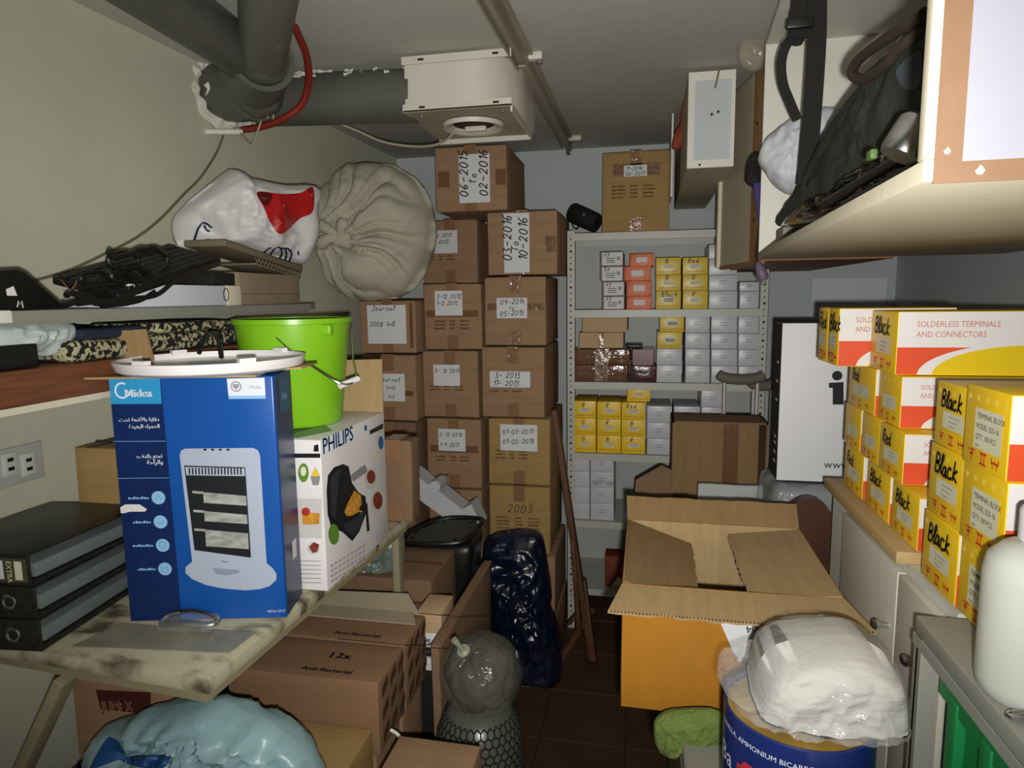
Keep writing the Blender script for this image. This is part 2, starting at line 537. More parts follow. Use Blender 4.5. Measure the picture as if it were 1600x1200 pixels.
# ------------------------------------------------------------------ cartons
def carton(name, w, d, h, loc, label, rotz=0.0, m=None, group=None, tape=True, cat='box', soft=0.0025, seed=0, seam=True, body_n=5):
    t = thing(name, label, cat, loc, rotz, group)
    MB().soft((w, d, h), c=(0, 0, h / 2), r=.0035, bulge=.002, amp=soft, fr=5, seed=seed, n=body_n).build('body', m or M_CARD, t, smooth=True)
    e = soft + .0028
    if tape:
        tw = .048; th = min(.065, h * .25)
        MB().box2((-tw / 2, -d / 2 - e, h - th), (tw / 2, -d / 2 - e + .0012, h + e)).box2((-tw / 2, -d / 2 - e, h + e - .0008), (tw / 2, d / 2, h + e)) \
            .build('tape', M_CTAPE, t)
        MB().box2((-tw / 2, -d / 2 - e, 0.002), (tw / 2, -d / 2 - e + .0012, th * .9)).build('tape', M_CTAPE, t)
    if seam:
        MB().box2((-w / 2 + .004, -.0018, h - .001), (w / 2 - .004, .0018, h + .0045)).build('flap_seam', M_PRINT, t)
    t['e'] = e
    return t
def marks(t, fr, x, y, w, rows, off, seed=0, lh=.009):
    """rows of small smudged shipping print, too worn to read"""
    rnd = random.Random(seed); mb = MB()
    for r in range(rows):
        for (a, b) in ((0, .3), (.45, .6), (.75, 1.0)):
            cx = x + a * w
            while cx < x + b * w:
                q = rnd.uniform(.003, .006)
                mb.poly(rect(cx, y - r * lh * 1.7 + rnd.uniform(0, .002), cx + q, y - r * lh * 1.7 + lh * rnd.uniform(.6, 1)), fr, z=off)
                cx += q + .0018
    return tag(mb.build('shipping_print', M_PRINT, t, fix=False), kind='stuff')
def note(t, fr, u0, v0, u1, v1, lines, off, m=None, th=.13, seed=0):
    n = MB().prism(rect(u0, v0, u1, v1), .0006, fr, z0=off).build('paper_label', m or M_PAPER, t)
    mb = MB()
    for (s, u, v, hh, rot) in lines:
        hand(s, fr, u0 + u * (u1 - u0), v0 + v * (v1 - v0), hh, M_INK, n, off + .0012, th, rot, seed=seed, mb=mb)
    if lines:
        mb.build('handwriting', M_INK, n, fix=False)
    return n
UP = PI / 2
def stack(col, Y, d, boxes, name='archive_carton', group='archive cartons stacked against the back wall', floor_z=None):
    out = []
    for i, (x0, y0, x1, y1, lab, lines, m) in enumerate(boxes):
        xl, xr, zb, zt = span(x0, y0, x1, y1, Y)
        if y1 > 1040: zb = 0.003
        if i + 1 < len(boxes) and zb > .01:
            nx = boxes[i + 1]; zb = span(nx[0], nx[1], nx[2], nx[3], Y)[3] + .0095
        if floor_z is not None: zb = floor_z
        w, h = xr - xl, zt - zb
        t = carton(name, w, d, h, ((xl + xr) / 2, Y + d / 2, zb), lab, random.Random(i + col * 9).uniform(-.012, .012), m, group, seed=i + col * 10)
        out.append((t, w, h))
        fr = face(w, d, h, 'front'); e = t['e']
        for L in lines:
            if L[0] == 'note':
                _, u0, v0, u1, v1, tx = L
                note(t, fr, u0 * w, v0 * h, u1 * w, v1 * h, tx, e, seed=i + col * 7)
            elif L[0] == 'marks':
                marks(t, fr, L[1] * w, L[2] * h, L[3] * w, L[4], e, seed=i + col * 5)
            elif L[0] == 'hand':
                hand(L[1], fr, L[2] * w, L[3] * h, L[4], M_INK, t, e + .0005, th=.08)
            elif L[0] == 'tape':
                MB().box2((L[1] * w, L[2] * h, e - .001), (L[3] * w, L[4] * h, e), fr).build('tape', M_TAPE, t)
    return out
O, C1 = M_CARD2, M_CARD
stack(0, 2.70, .42, [
 (680, 228, 791, 326, 'topmost carton of the right stack, sideways note 06-2015 to 02-2016', [('tape', .04, .38, .2, .62), ('tape', .85, .38, .99, .62),
    ('note', .34, .12, .77, .87, [('06-2015', .28, .12, .036, UP), ('to', .55, .38, .03, UP), ('02-2016', .92, .12, .036, UP)])], C1),
 (763, 330, 871, 432, 'carton with sideways note 03-2016 To 10-2016, second from top', [('tape', .84, .35, .99, .6),
    ('note', .24, .03, .61, .97, [('03-2016', .3, .2, .036, UP), ('To', .58, .35, .03, UP), ('10-2016', .92, .2, .036, UP)])], C1),
 (757, 433, 852, 541, 'carton with small note 09-2014 to 05-2015 in the right stack', [('tape', .05, .52, .97, .62),
    ('note', .2, .4, .7, .7, [('09-2014', .12, .66, .02, .04), ('to', .4, .42, .015, 0), ('05-2015', .1, .1, .02, .04)])], C1),
 (754, 543, 851, 650, 'carton with wide note 3-2013 11-2013 in the right stack', [('marks', .12, .36, .5, 1),
    ('note', .13, .43, .78, .66, [('3- 2013', .12, .58, .022, 0), ('11- 2013', .08, .1, .022, 0)])], C1),
 (764, 655, 860, 757, 'ochre carton with square note 01-07-2017 01-02-2018', [('marks', .12, .5, .5, 3),
    ('note', .2, .52, .8, .92, [('01-07-2017', .06, .62, .019, .05), ('01-02-2018', .06, .25, .019, .05)])], O),
 (765, 760, 859, 868, 'ochre carton marked 2003 by hand above the dark blue bag', [('hand', '2003', .3, .62, .036), ('marks', .12, .52, .7, 4)], O),
 (768, 868, 866, 965, 'brown carton half hidden behind the dark blue bag', [], C1),
 (766, 965, 868, 1062, 'lowest carton of the right stack standing on the floor', [], C1)])
stack(1, 2.98, .35, [
 (662, 344, 746, 442, 'carton right beside the bulging sack, note 11-12 2011 1-6 2012', [('marks', .06, .42, .5, 2),
    ('note', .08, .48, .64, .84, [('11-12 2011', .04, .7, .018, 0), ('1-6 2012', .04, .42, .018, 0)])], C1),
 ], floor_z=span(663, 444, 753, 547, 2.745)[3] + .0095)
stack(3, 2.745, .40, [
 (663, 444, 752, 547, 'carton with note 7-12 2012 1-2 2013, second of the middle stack', [('tape', .04, .5, .95, .6), ('marks', .18, .42, .6, 3),
    ('note', .2, .52, .68, .9, [('7-12 2012', .05, .68, .018, 0), ('1-2 2013', .05, .42, .018, 0)])], C1),
 (662, 549, 748, 653, 'carton with note 2-10 2011 in the middle stack', [('marks', .12, .46, .6, 2),
    ('note', .2, .48, .68, .8, [('2- 10 2011', .04, .62, .017, 0)])], C1),
 (668, 655, 752, 763, 'carton with note 2-12 2010 1-9 2011 in the middle stack', [('tape', .06, .52, .95, .62), ('marks', .16, .44, .6, 2),
    ('note', .22, .54, .72, .86, [('2-12 2010', .04, .66, .017, 0), ('1-9 2011', .04, .2, .017, 0)])], C1),
 (672, 765, 753, 870, 'carton with note 2006 behind the white foam block', [
    ('note', .3, .32, .84, .78, [('2006', .3, .62, .034, 0)])], C1),
 (670, 870, 752, 968, 'carton low in the middle stack behind the black appliance', [], C1),
 (668, 968, 752, 1062, 'lowest carton of the middle stack on the floor', [], C1)])
stack(2, 2.66, .42, [
 (564, 470, 650, 552, 'carton under the bulging sack, note Journal 2008', [('tape', .9, .1, .96, .95),
    ('note', .14, .18, .84, .92, [('Journal', .12, .86, .02, 0), ('2008', .05, .45, .02, 0), ('1>8', .48, .45, .02, 0)])], C1),
 (566, 555, 650, 657, 'carton with note Journal 9 to 12 behind the white airfryer carton', [('tape', .55, .38, .95, .46),
    ('note', .3, .3, .8, .72, [('Journal', .06, .72, .018, 0), ('9>12', .3, .42, .016, 0), ('1>2', .36, .1, .016, 0)])], C1),
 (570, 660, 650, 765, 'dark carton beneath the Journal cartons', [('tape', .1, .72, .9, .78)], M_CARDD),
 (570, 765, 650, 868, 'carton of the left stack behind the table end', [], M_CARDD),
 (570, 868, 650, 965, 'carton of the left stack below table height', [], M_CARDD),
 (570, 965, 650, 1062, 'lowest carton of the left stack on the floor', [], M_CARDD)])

# ------------------------------------------------------------------ metal rack
RX0, RX1, RY0, RY1 = -.345, .502, 2.963, 3.335
rack = thing('metal_rack', 'pale grey slotted metal rack with six shelves against the back wall', 'rack', ((RX0 + RX1) / 2, RY0, 0))
RZ = [AY(990, y, RY0).z for y in (362, 484, 598, 711, 818, 925)]
def rack_part(mb, name, m=None, parent=None):
    return W(mb, name, m or M_RACK, parent or rack)
hole = MB().lathe([(0.0001, 0), (.0042, 0)], 8)
for x, sx in ((RX0, 1), (RX1, -1)):
    for y, sy in ((RY0, 1), (RY1, -1)):
        up = rack_part(MB().box2((x, y, 0), (x + sx * .034, y + sy * .002, RZ[0] + .012)).box2((x, y, 0), (x + sx * .002, y + sy * .034, RZ[0] + .012)), 'upright')
        if sy > 0:
            mb = MB(); z = .03; i = 0
            while z < RZ[0]:
                mb.add([(p[0] * (1.35 if i % 3 == 0 else .85), p[1] * (1.35 if i % 3 == 0 else .85), p[2]) for p in hole.v], hole.f, frame((x + sx * .017, y - .0006, z), (1, 0, 0), (0, 0, 1)))
                z += .026; i += 1
            o = rack_part(mb, 'slot_holes', M_INK, up); tag(o, kind='stuff')
for i, z in enumerate(RZ):
    sh = MB().box2((RX0 + .003, RY0 + .003, z - .004), (RX1 - .003, RY1 - .003, z))
    sh.box2((RX0 + .034, RY0 + .0025, z - .032), (RX1 - .034, RY0 + .006, z)).box2((RX0 + .034, RY0 + .006, z - .032), (RX1 - .034, RY0 + .018, z - .029))
    sh.box2((RX0 + .003, RY1 - .008, z - .032), (RX1 - .003, RY1 - .004, z))
    rack_part(sh, 'shelf')
rack_part(MB().box2((RX0 + .004, RY1 - .003, .06), (RX1 - .004, RY1, RZ[0])), 'back_panel', mat('rack_back', 'B4B7B6', 0.5, 0.03))
rack_part(MB().box2((RX0 - .0005, RY0 + .035, .3), (RX0 + .0015, RY1 - .035, RZ[0])), 'side_panel', mat('rack_back', 'B4B7B6'))
mb = MB()
for z in RZ:
    for x in (RX0 + .017, RX1 - .017):
        mb.tube([(x, RY0, z - .015), (x, RY0 - .005, z - .015)], .006, 8)
o = rack_part(mb, 'bolts', M_STEEL); tag(o, kind='stuff')
# ------------------------------------------------------------------ things on the rack
ORD = ['top', 'second', 'third', 'fourth']
M_YEL2 = mat('yellow_card_pale', 'D9BC3A', 0.35, 0.05, 8, spec=0.5)
M_YLAB = mat('sticker', 'DCD8BC', 0.5, 0.03)
M_FAINT = mat('faint_print', '8E8E96', 0.6, 0.05)
M_YMARK = mat('yellow_print', 'B8791C', 0.5, 0.05)
M_KBOX = mat('taupe_card', '8A7C6C', 0.7, 0.06)
def small_box(name, w, d, h, loc, label, m, group, rotz=0.0, cat='box'):
    t = thing(name, label, cat, loc, rotz, group)
    MB().soft((w, d, h), c=(0, 0, h / 2), r=.0018, n=1).build('body', m, t, smooth=True)
    MB().box2((-w / 2 + .002, -d / 2 - .0004, h - .012), (w / 2 - .002, -d / 2 + .001, h - .0113)).build('lid_edge', M_FAINT, t)
    return t
def faint(t, w, d, h, u0, v0, u1, v1, m, rows=2, seed=1, name='faint_print'):
    fr = face(w, d, h, 'front'); rnd = random.Random(seed); mb = MB()
    for r in range(rows):
        y = (v0 + (v1 - v0) * (r + .3) / rows) * h
        x = u0 * w
        while x < u1 * w:
            q = rnd.uniform(.002, .005)
            mb.poly(rect(x, y, x + q, y + .004), fr, z=.0012); x += q + .0014
    return tag(mb.build(name, m, t, fix=False), kind='stuff')
def yellow_small(x0, y0, x1, y1, zb, Y, label, hw=None, big=False, m=None, d=.2):
    xl, xr, _, _ = span(x0, y0, x1, y1, Y); w = xr - xl; h = AY((x0 + x1) / 2, y0, Y).z - AY((x0 + x1) / 2, y1, Y).z - .001
    t = small_box('yellow_terminal_carton', w, d, h, ((xl + xr) / 2, Y + d / 2, zb), label, m or M_YEL2, 'yellow cartons on the rack')
    fr = face(w, d, h, 'front')
    s = decal(rect(.28 * w, .34 * h, .74 * w, (.72 if big else .58) * h), fr, M_YLAB, t, 'sticker', .0009)
    faint(t, w, d, h, .34, .38, .7, .6, M_INK if big else M_FAINT, 3 if big else 2, int(x0))
    faint(t, w, d, h, .1, .12, .92, .2, M_YMARK, 1, int(x0) + 3, 'bottom_print')
    if hw: hand(hw, fr, (.36 if len(hw) < 3 else .2) * w, .68 * h, .02, M_INK, t, .0015, .13)
    return h
YF = 2.985
SH = {i: RZ[i] + .001 for i in range(6)}
# first shelf from the top
z = SH[1]
for i, (x0, y0, x1, y1) in enumerate([(941, 457, 976, 478), (941, 434, 976, 457), (938, 410, 974, 434), (938, 387, 974, 410)]):
    xl, xr, _, _ = span(x0, y0, x1, y1, YF); w, d = xr - xl, .2
    h = AY(960, y0, YF).z - AY(960, y1, YF).z - .001
    t = small_box('labelled_part_carton', w, d, h, ((xl + xr) / 2, YF + d / 2, z), 'taupe carton with white shipping label, %s from the shelf' % ['lowest', 'second', 'third', 'topmost'][i], M_KBOX, 'taupe labelled cartons on the rack')
    fr = face(w, d, h, 'front')
    lb = decal(rect(.08 * w, .06 * h, .96 * w, .96 * h), fr, M_PAPER, t, 'shipping_label', .0009)
    faint(t, w, d, h, .26, .2, .62, .6, M_INK, 3, i + 40)
    decal(rect(.72 * w, .42 * h, .86 * w, .66 * h), fr, M_FAINT, t, 'code_patch', .0013)
    hand('77', fr, .12 * w, .64 * h, .018, M_INK, t, .0015, .14)
    z += h + .001
z = SH[1]
for i, (x0, y0, x1, y1, Y) in enumerate([(979, 457, 1019, 478, YF), (979, 433, 1018, 457, YF), (975, 410, 1017, 433, YF), (984, 396, 1022, 416, YF + .04)]):
    xl, xr, _, _ = span(x0, y0, x1, y1, Y); w, d = xr - xl, .2
    h = AY(1000, y0, Y).z - AY(1000, y1, Y).z - .001
    t = small_box('orange_carton', w, d, h, ((xl + xr) / 2, Y + d / 2, z), 'orange striped carton with white sticker, %s of its pile' % ['bottom', 'second', 'third', 'topmost'][i], M_ORANGE, 'orange cartons on the rack')
    fr = face(w, d, h, 'front'); mb = MB()
    for k in range(9):
        a = k * w / 8 - .02
        pts = [(a, 0), (a + .004, 0), (a + .004 + h * .7, h), (a + h * .7, h)]
        pts = [(min(max(p[0], 0.001), w - .001), p[1]) for p in pts]
        mb.poly(pts, fr, z=.0008)
    tag(mb.build('stripe_print', mat('orange_stripe', 'E58A5A', .5, .04), t, fix=False), kind='stuff')
    decal(rect(.28 * w, .32 * h, .72 * w, .72 * h), fr, M_PAPER, t, 'sticker', .0014)
    faint(t, w, d, h, .34, .4, .66, .66, M_FAINT, 2, i)
    z += h + .001
for ci, (x0, x1, letters, nm) in enumerate([(1025, 1064, ['Black', 'B', 'B'], 'beside the orange pile'), (1067, 1106, ['R', 'R', 'Red'], 'beside the white cartons')]):
    z = SH[1]
    for r, (y0, y1) in enumerate([(449, 478), (424, 449), (397, 424)]):
        h = yellow_small(x0, y0, x1, y1, z, YF, 'yellow carton on the upper rack shelf %s, %s in its column' % (nm, ['lowest', 'middle', 'topmost'][r]), letters[r], r == 0 and ci == 0)
        z += h + .001
CNT = {}
def white_small(x0, y0, x1, y1, zb, Y, label, d=.22, txt=True):
    xl, xr, _, _ = span(x0, y0, x1, y1, Y); w = xr - xl
    h = AY((x0 + x1) / 2, y0, Y).z - AY((x0 + x1) / 2, y1, Y).z - .0012
    t = small_box('white_carton', w, d, h, ((xl + xr) / 2, Y + d / 2, zb), label, M_WBOX, 'plain white cartons on the rack')
    if txt: faint(t, w, d, h, .36, .4, .62, .7, M_FAINT, 2, int(x0 + y0))
    return t, h
def white_col(shelf, where, col, x0, x1, ys, Y=YF, txt=True):
    z = SH[shelf]; out = []
    n = len(ys) - 1
    for r in range(n):
        t, h = white_small(x0, ys[r + 1], x1, ys[r], z, Y, 'small white carton on the %s, %s, %s from below' % (where, col, ['first', 'second', 'third', 'fourth', 'fifth'][r]), txt=txt)
        z += h + .0012; out.append((t, h))
    return out
white_col(1, 'upper shelf', 'column beside the yellow ones', 1108, 1152, [478, 450, 425, 400, 377])
white_col(1, 'upper shelf', 'rightmost column', 1156, 1186, [478, 451, 436])
# second shelf
def kraft_small(x0, y0, x1, y1, zb, label, m, d=.26, tape=None, Y=YF, name='small_brown_carton'):
    xl, xr, _, _ = span(x0, y0, x1, y1, Y); w = xr - xl
    h = AY((x0 + x1) / 2, y0, Y).z - AY((x0 + x1) / 2, y1, Y).z - .002
    t = thing(name, label, 'box', ((xl + xr) / 2, Y + d / 2, zb), 0)
    MB().soft((w, d, h), c=(0, 0, h / 2), r=.002, n=3, amp=.001, fr=14, seed=x0).build('body', m, t, smooth=True)
    if tape:
        for (a, b, mm) in tape:
            MB().box2((-w / 2 + a * w, -d / 2 - .002, .001), (-w / 2 + b * w, -d / 2 - .001, h + .0012)).build('tape', mm, t)
    return h + .002
M_KRL = mat('light_kraft', 'C0A27C', .8, .06, 6, stretch=(1, 1, 5))
M_SHBR = mat('wrapped_brown', '6E4A34', .12, .15, 14, .4, 30, spec=.8)
M_MAROON = mat('maroon_card', '4A2428', .2, .1, 10, .3, 30, spec=.6)
z = SH[2]
z += kraft_small(898, 568, 981, 594, z, 'brown carton wrapped in shiny tape, directly on the second shelf', M_SHBR, tape=[(.38, .62, M_TAPE)])
z += kraft_small(898, 543, 984, 568, z, 'brown carton wrapped in shiny tape, upon its twin', M_SHBR, tape=[(.38, .62, M_CTAPE)])
z += .003
z2 = z
z += kraft_small(905, 515, 974, 540, z, 'light kraft carton with a tape band upon the shiny ones', M_KRL, tape=[(.46, .56, M_CTAPE)])
kraft_small(910, 490, 980, 515, z, 'light kraft carton, topmost at the left of the second shelf', M_KRL)
z = SH[2]
z += kraft_small(985, 568, 1025, 594, z, 'dark maroon glossy packet, lower of two', M_MAROON, d=.2, name='maroon_packet')
kraft_small(987, 543, 1023, 568, z, 'dark maroon glossy packet, upper of two', M_MAROON, d=.2, tape=[(.05, .95, mat('maroon_print', '6A3038', .3, .1))], name='maroon_packet')
p0, p1 = AY(977, 545, YF), AY(994, 533, YF)
zt2 = SH[2] + (AY(1005, 543, YF).z - AY(1005, 594, YF).z) + .003
o = MB().soft((.075, .12, .014), c=(0, 0, .007), r=.004, n=1).build('black_slab', M_BLACK, None, True, loc=(AY(983, 540, YF).x + .02, YF + .12, zt2)); tag(o, 'thin black slab lying on the dark maroon packets', 'device')
z = SH[2]
ws = white_col(2, 'second shelf', 'column beneath the yellow pair', 1026, 1065, [594, 567, 541])
z = SH[2] + sum(h + .0012 for _, h in ws)
z += .001 + yellow_small(1027, 515, 1065, 541, z, YF, 'yellow carton with large sticker resting on white ones, second shelf', None, True)
yellow_small(1031, 489, 1069, 515, z, YF, 'yellow carton with large sticker, topmost of the second shelf', None, True, d=.16)
white_col(2, 'second shelf', 'column right of the yellow pair', 1071, 1109, [594, 567, 541, 516, 489])
white_col(2, 'second shelf', 'column left of the last', 1111.5, 1152, [594, 567, 541, 516, 489])
white_col(2, 'second shelf', 'rightmost column', 1154, 1186, [594, 567, 541, 516, 489])
# third shelf
for ci, (x0, x1, ls) in enumerate([(896, 931, 'GGB'), (933, 970, 'BRR'), (971, 1008, ['R', 'B', 'Red'])]):
    z = SH[3]
    for r, (y0, y1) in enumerate([(677, 704), (651, 677), (624, 651)]):
        h = yellow_small(x0, y0, x1, y1, z, YF, 'yellow carton on the third shelf, %s column, %s' % (['left', 'middle', 'right'][ci], ['bottom', 'middle row', 'top row']  [r]), ls[r], m=M_YEL)
        z += h + .001
yellow_small(980, 602, 1016, 624, z, YF + .035, 'yellow carton lying across the top of the third shelf pile', None, m=M_YEL, d=.15)
white_col(3, 'third shelf', 'column beside the yellow block', 1011, 1050, [706, 681, 656, 630])
white_col(3, 'third shelf', 'middle column', 1053, 1094, [708, 683, 658, 632], YF + .01)
white_col(3, 'third shelf', 'column behind the crutch', 1096, 1131, [710, 684, 659, 633, 607])
# fourth shelf
white_col(4, 'fourth shelf', 'left column', 895, 921, [812, 787, 762, 738, 713], txt=False)
w4 = white_col(4, 'fourth shelf', 'right column', 922.5, 959, [814, 788, 763, 739, 714])
t, h = w4[2]
xl, xr, _, _ = span(922, 738, 959, 762, YF)
hand('FDDLFI-050', face(xr - xl, .22, h, 'front'), .006, h * .18, .016, M_INK, t, .0016, .09, adv=.62)
t['label'] = 'small white carton with black handwriting on the fourth shelf'
# bottom shelf
xl, xr, zb, zt = span(945, 878, 975, 926, YF)
t = thing('red_packet', 'red and brown packet standing on the bottom shelf', 'packet', ((xl + xr) / 2, YF + .06, SH[5]))
MB().soft((xr - xl, .09, zt - zb), c=(0, 0, (zt - zb) / 2), r=.003, n=1).build('body', mat('brick_red', '7A3420', .6, .15), t, True)
decal([(.03, .004), (.085, .004), (.085, .04), (.06, .05), (.045, .03)], face(xr - xl, .09, .1, 'front'), mat('packet_cream', 'D8C8A0', .6, .05), t, 'cream_print', .001)
# on top of the rack
xl, xr, zb, zt = span(941, 236, 1047, 361, YF)
zb = RZ[0] + .004; d = .33; w, h = xr - xl, zt - zb
t = carton('archive_carton', w, d, h, ((xl + xr) / 2, YF + d / 2 + .01, zb), 'ochre carton on top of the rack with small dated note', 0, O, 'archive cartons stacked against the back wall', seed=77)
fr = face(w, d, h, 'front'); e = t['e']
MB().box2((.16 * w, .7 * h, e - .001), (.85 * w, .85 * h, e), fr).build('tape', M_TAPE, t)
note(t, fr, .32 * w, .69 * h, .66 * w, .83 * h, [('11-2016', .08, .55, .016, 0), ('06-2017', .08, .08, .016, 0)], e + .0003)
marks(t, fr, .14 * w, .56 * h, .62 * w, 4, e, 5)
rb = thing('rolled_black_bag', 'black padded tube lying beside the carton on top of the rack', 'bag', tuple(AY(908, 355, YF + .08)[:2]) + (RZ[0] + .004,))
a, b = AY(893, 327, YF + .17), AY(934, 352, YF + .12); a.z = RZ[0] + .115; b.z = RZ[0] + .052
W(MB().tube([a, a.lerp(b, .06), a.lerp(b, .5), a.lerp(b, .94), b], [.04, .046, .046, .044, .038], 16), 'roll', M_BLACKM, rb, True)
W(MB().tube([a.lerp(b, .5) + Vector((0, -.05, .01)), a.lerp(b, .5) + Vector((.002, -.056, .01))], .006, 10), 'snap_button', M_SILVER, rb, True)
W(MB().tube(smoothpath([AY(893, 345, YF), AY(897, 356, YF), AY(903, 357, YF), AY(905, 350, YF)], 5), .003, 6), 'cord_loop', M_BLACK, rb, True)
# ------------------------------------------------------------------ helpers for measuring layouts on faces
def tw(t):
    return Matrix.Translation(t.location) @ t.rotation_euler.to_matrix().to_4x4()
def uv(px, py, fw):
    o = fw.translation; n = fw.col[2].xyz; r = ray(px, py)
    p = CAM + r * (n.dot(o - CAM) / n.dot(r))
    q = fw.inverted() @ p
    return (q.x, q.y)
def zoomer(ox, oy, sc, fw):
    return lambda *pts: [uv(ox + p[0] / sc, oy + p[1] / sc, fw) for p in pts]
import numpy as np
def quad_map(src, w, h, ox, oy, sc):
    """homography from a face seen in perspective (corners lower left, lower right, upper right, upper left) to its own plane"""
    dst = [(0, 0), (w, 0), (w, h), (0, h)]; A_, b_ = [], []
    for (x, y), (u, v) in zip(src, dst):
        A_.append([x, y, 1, 0, 0, 0, -u * x, -u * y]); b_.append(u)
        A_.append([0, 0, 0, x, y, 1, -v * x, -v * y]); b_.append(v)
    k = np.linalg.solve(np.array(A_, float), np.array(b_, float))
    def f(*pts):
        out = []
        for x, y in pts:
            q = k[6] * x + k[7] * y + 1
            out.append((float((k[0] * x + k[1] * y + k[2]) / q), float((k[3] * x + k[4] * y + k[5]) / q)))
        return out
    return f
def inflate_v(px, A2, B2, front, back, **kw):
    """inflate() on the upright plane through the ground points A2 and B2"""
    A = Vector((A2[0], A2[1], 0)); d = (Vector((B2[0], B2[1], 0)) - A).normalized(); n = Vector((-d.y, d.x, 0))
    def hit(x, y):
        r = ray(x, y); p = CAM + r * (n.dot(A - CAM) / n.dot(r)); return ((p - A).dot(d), p.z)
    if 'center' in kw and kw['center']: kw['center'] = hit(*kw['center'])
    mb = inflate([hit(*p) for p in px], front, back, 0.0, **kw)
    mb.v = [A + d * v.x + n * v.y + Vector((0, 0, v.z)) for v in mb.v]
    return mb, hit
def basez(mb):
    xs = [v.x for v in mb.v]; ys = [v.y for v in mb.v]; zs = [v.z for v in mb.v]
    return ((min(xs) + max(xs)) / 2, (min(ys) + max(ys)) / 2, min(zs))

# ------------------------------------------------------------------ folding table with a marbled top
TZ = 0.90
M_MARB = mat('marbled_laminate', 'B9B296', 0.4, 0.1, 9, c2='57513F', thr=(0.5, 0.66), spec=0.4, stretch=(1, 2.2, 1))
M_TBL = mat('table_edge', '8F866A', 0.6, 0.1, 8)
FR, BR, BL, FL = AZ(325, 1062, TZ), AZ(645, 800, TZ), Vector((-1.30, 1.9, TZ)), Vector((-1.355, 1.0, TZ))
tb = thing('folding_table', 'folding table with a worn marbled laminate top by the left wall', 'table', (-1.03, 1.4, 0))
cen = (FR + BR + BL + FL) / 4
mb = MB(); prof = [(0.0, -.034), (.010, -.030), (.013, -.018), (.010, -.005), (0.0, 0.0)]
ring = [FR, BR, BL, FL]
vs, fs = [], []
for (o, dz) in prof:
    for p in ring:
        dd = (p - cen); dd.z = 0; dd = Vector((math.copysign(1, dd.x), math.copysign(1, dd.y), 0)) * o
        vs.append(Vector((p.x, p.y, TZ + dz)) + dd - Vector((math.copysign(.013, (p - cen).x), math.copysign(.013, (p - cen).y), 0)))
for i in range(len(prof) - 1):
    for j in range(4):
        fs.append((i * 4 + j, i * 4 + (j + 1) % 4, (i + 1) * 4 + (j + 1) % 4, (i + 1) * 4 + j))
fs += [(3, 2, 1, 0), tuple(len(prof) * 4 - 4 + j for j in range(4))]
W(mb.add(vs, fs), 'tabletop', M_MARB, tb, True)
def inset(p, q): return Vector((p.x - math.copysign(q, (p - cen).x), p.y - math.copysign(q, (p - cen).y), 0))
cs = [inset(p, .016) for p in ring]
for i in range(4):
    a, b = cs[i], cs[(i + 1) % 4]
    n = (b - a).normalized(); sd = Vector((-n.y, n.x, 0)) * .012
    W(MB().prism([a[:2], b[:2], (b + sd)[:2], (a + sd)[:2]], .022, z0=TZ - .055), 'apron', M_TBL, tb)
def bar(p, q, w, h):
    p, q = Vector(p), Vector(q); d = (q - p).normalized(); m = frame(p, d, Vector((0, 0, 1)) if abs(d.z) < .9 else Vector((1, 0, 0)))
    L = (q - p).length
    return MB().soft((L, w, h), c=(L / 2, 0, 0), r=.003, n=1, m=m)
leg_top = AZ(88, 1070, TZ - .06)
for (p, q) in (((leg_top.x, .995, TZ - .058), (leg_top.x - .20, .99, .50)), ((-1.12, 1.895, TZ - .056), (-1.12, 1.895, .004)), ((-.74, 1.855, TZ - .056), (-.74, 1.855, .004))):
    W(bar(p, q, .022, .04), 'leg', M_TBL, tb, True)

# ------------------------------------------------------------------ heater carton
a, b = AZ(204, 972, TZ), AZ(448, 966, TZ)
w = (b - a).length; rz = math.atan2(b.y - a.y, b.x - a.x); d = .115
h = AY(192, 592, a.y).z - TZ
nb = Vector((-math.sin(rz), math.cos(rz), 0))
pc = (a + b) / 2 + nb * d / 2
hb = thing('heater_carton', 'blue printed heater carton with open brown flaps on the table', 'box', (pc.x, pc.y, TZ + .001), rz)
M_BLUE = mat('blue_card', '114E9C', 0.3, 0.12, 3.0, spec=0.5)
M_NAVY = mat('navy_card', '0E2658', 0.3, 0.15, 4.0, spec=0.5)
M_CYAN = mat('cyan_print', '2C8FC4', 0.35, 0.03)
M_PALE = mat('pale_blue_print', '8DB8E0', 0.4, 0.03)
M_WPR = mat('white_print', 'D8DCE6', 0.4, 0.03)
M_HEAT = mat('heater_grey_print', 'A9B2C4', 0.4, 0.04, 4)
M_DK = mat('dark_print', '1D1F22', 0.4, 0.08)
MB().soft((w, d, h), c=(0, 0, h / 2), r=.003, amp=.0, n=4).build('body', M_BLUE, hb, True)
ff = face(w, d, h, 'front'); fw = tw(hb) @ ff
Z = quad_map([(65, 1128), (702, 1114), (692, 112), (30, 122)], w, h, 180, 540, 2.61)
def clip(pts): return [(min(max(p[0], .0012), w - .0012), min(max(p[1], .0012), h - .0012)) for p in pts]
decal(clip(Z((30, 122), (240, 120), (256, 560), (275, 1128), (60, 1130))), ff, M_NAVY, hb, 'navy_panel', .0005)
lg = decal(clip(Z((30, 122), (238, 120), (240, 227), (34, 228))), ff, M_CYAN, hb, 'logo_panel', .0009)
x0, y0 = Z((94, 199))[0]; x1, _ = Z((218, 196))[0]
text('Midea', ff, x0, y0, (x1 - x0) / 2.72, M_WPR, lg, .0014, bold=.0008)
arc = Z(*[(84 + 27 * math.cos(t), 172 + 30 * math.sin(t)) for t in [math.radians(q) for q in range(-60, -330, -15)]])
MB().strip([(p[0], p[1], .0014) for p in arc] + [(Z((118, 186))[0][0], Z((118, 186))[0][1], .0014)], (0, 0, 1), .0035, ff).build('logo_swirl', M_WPR, lg, fix=False)
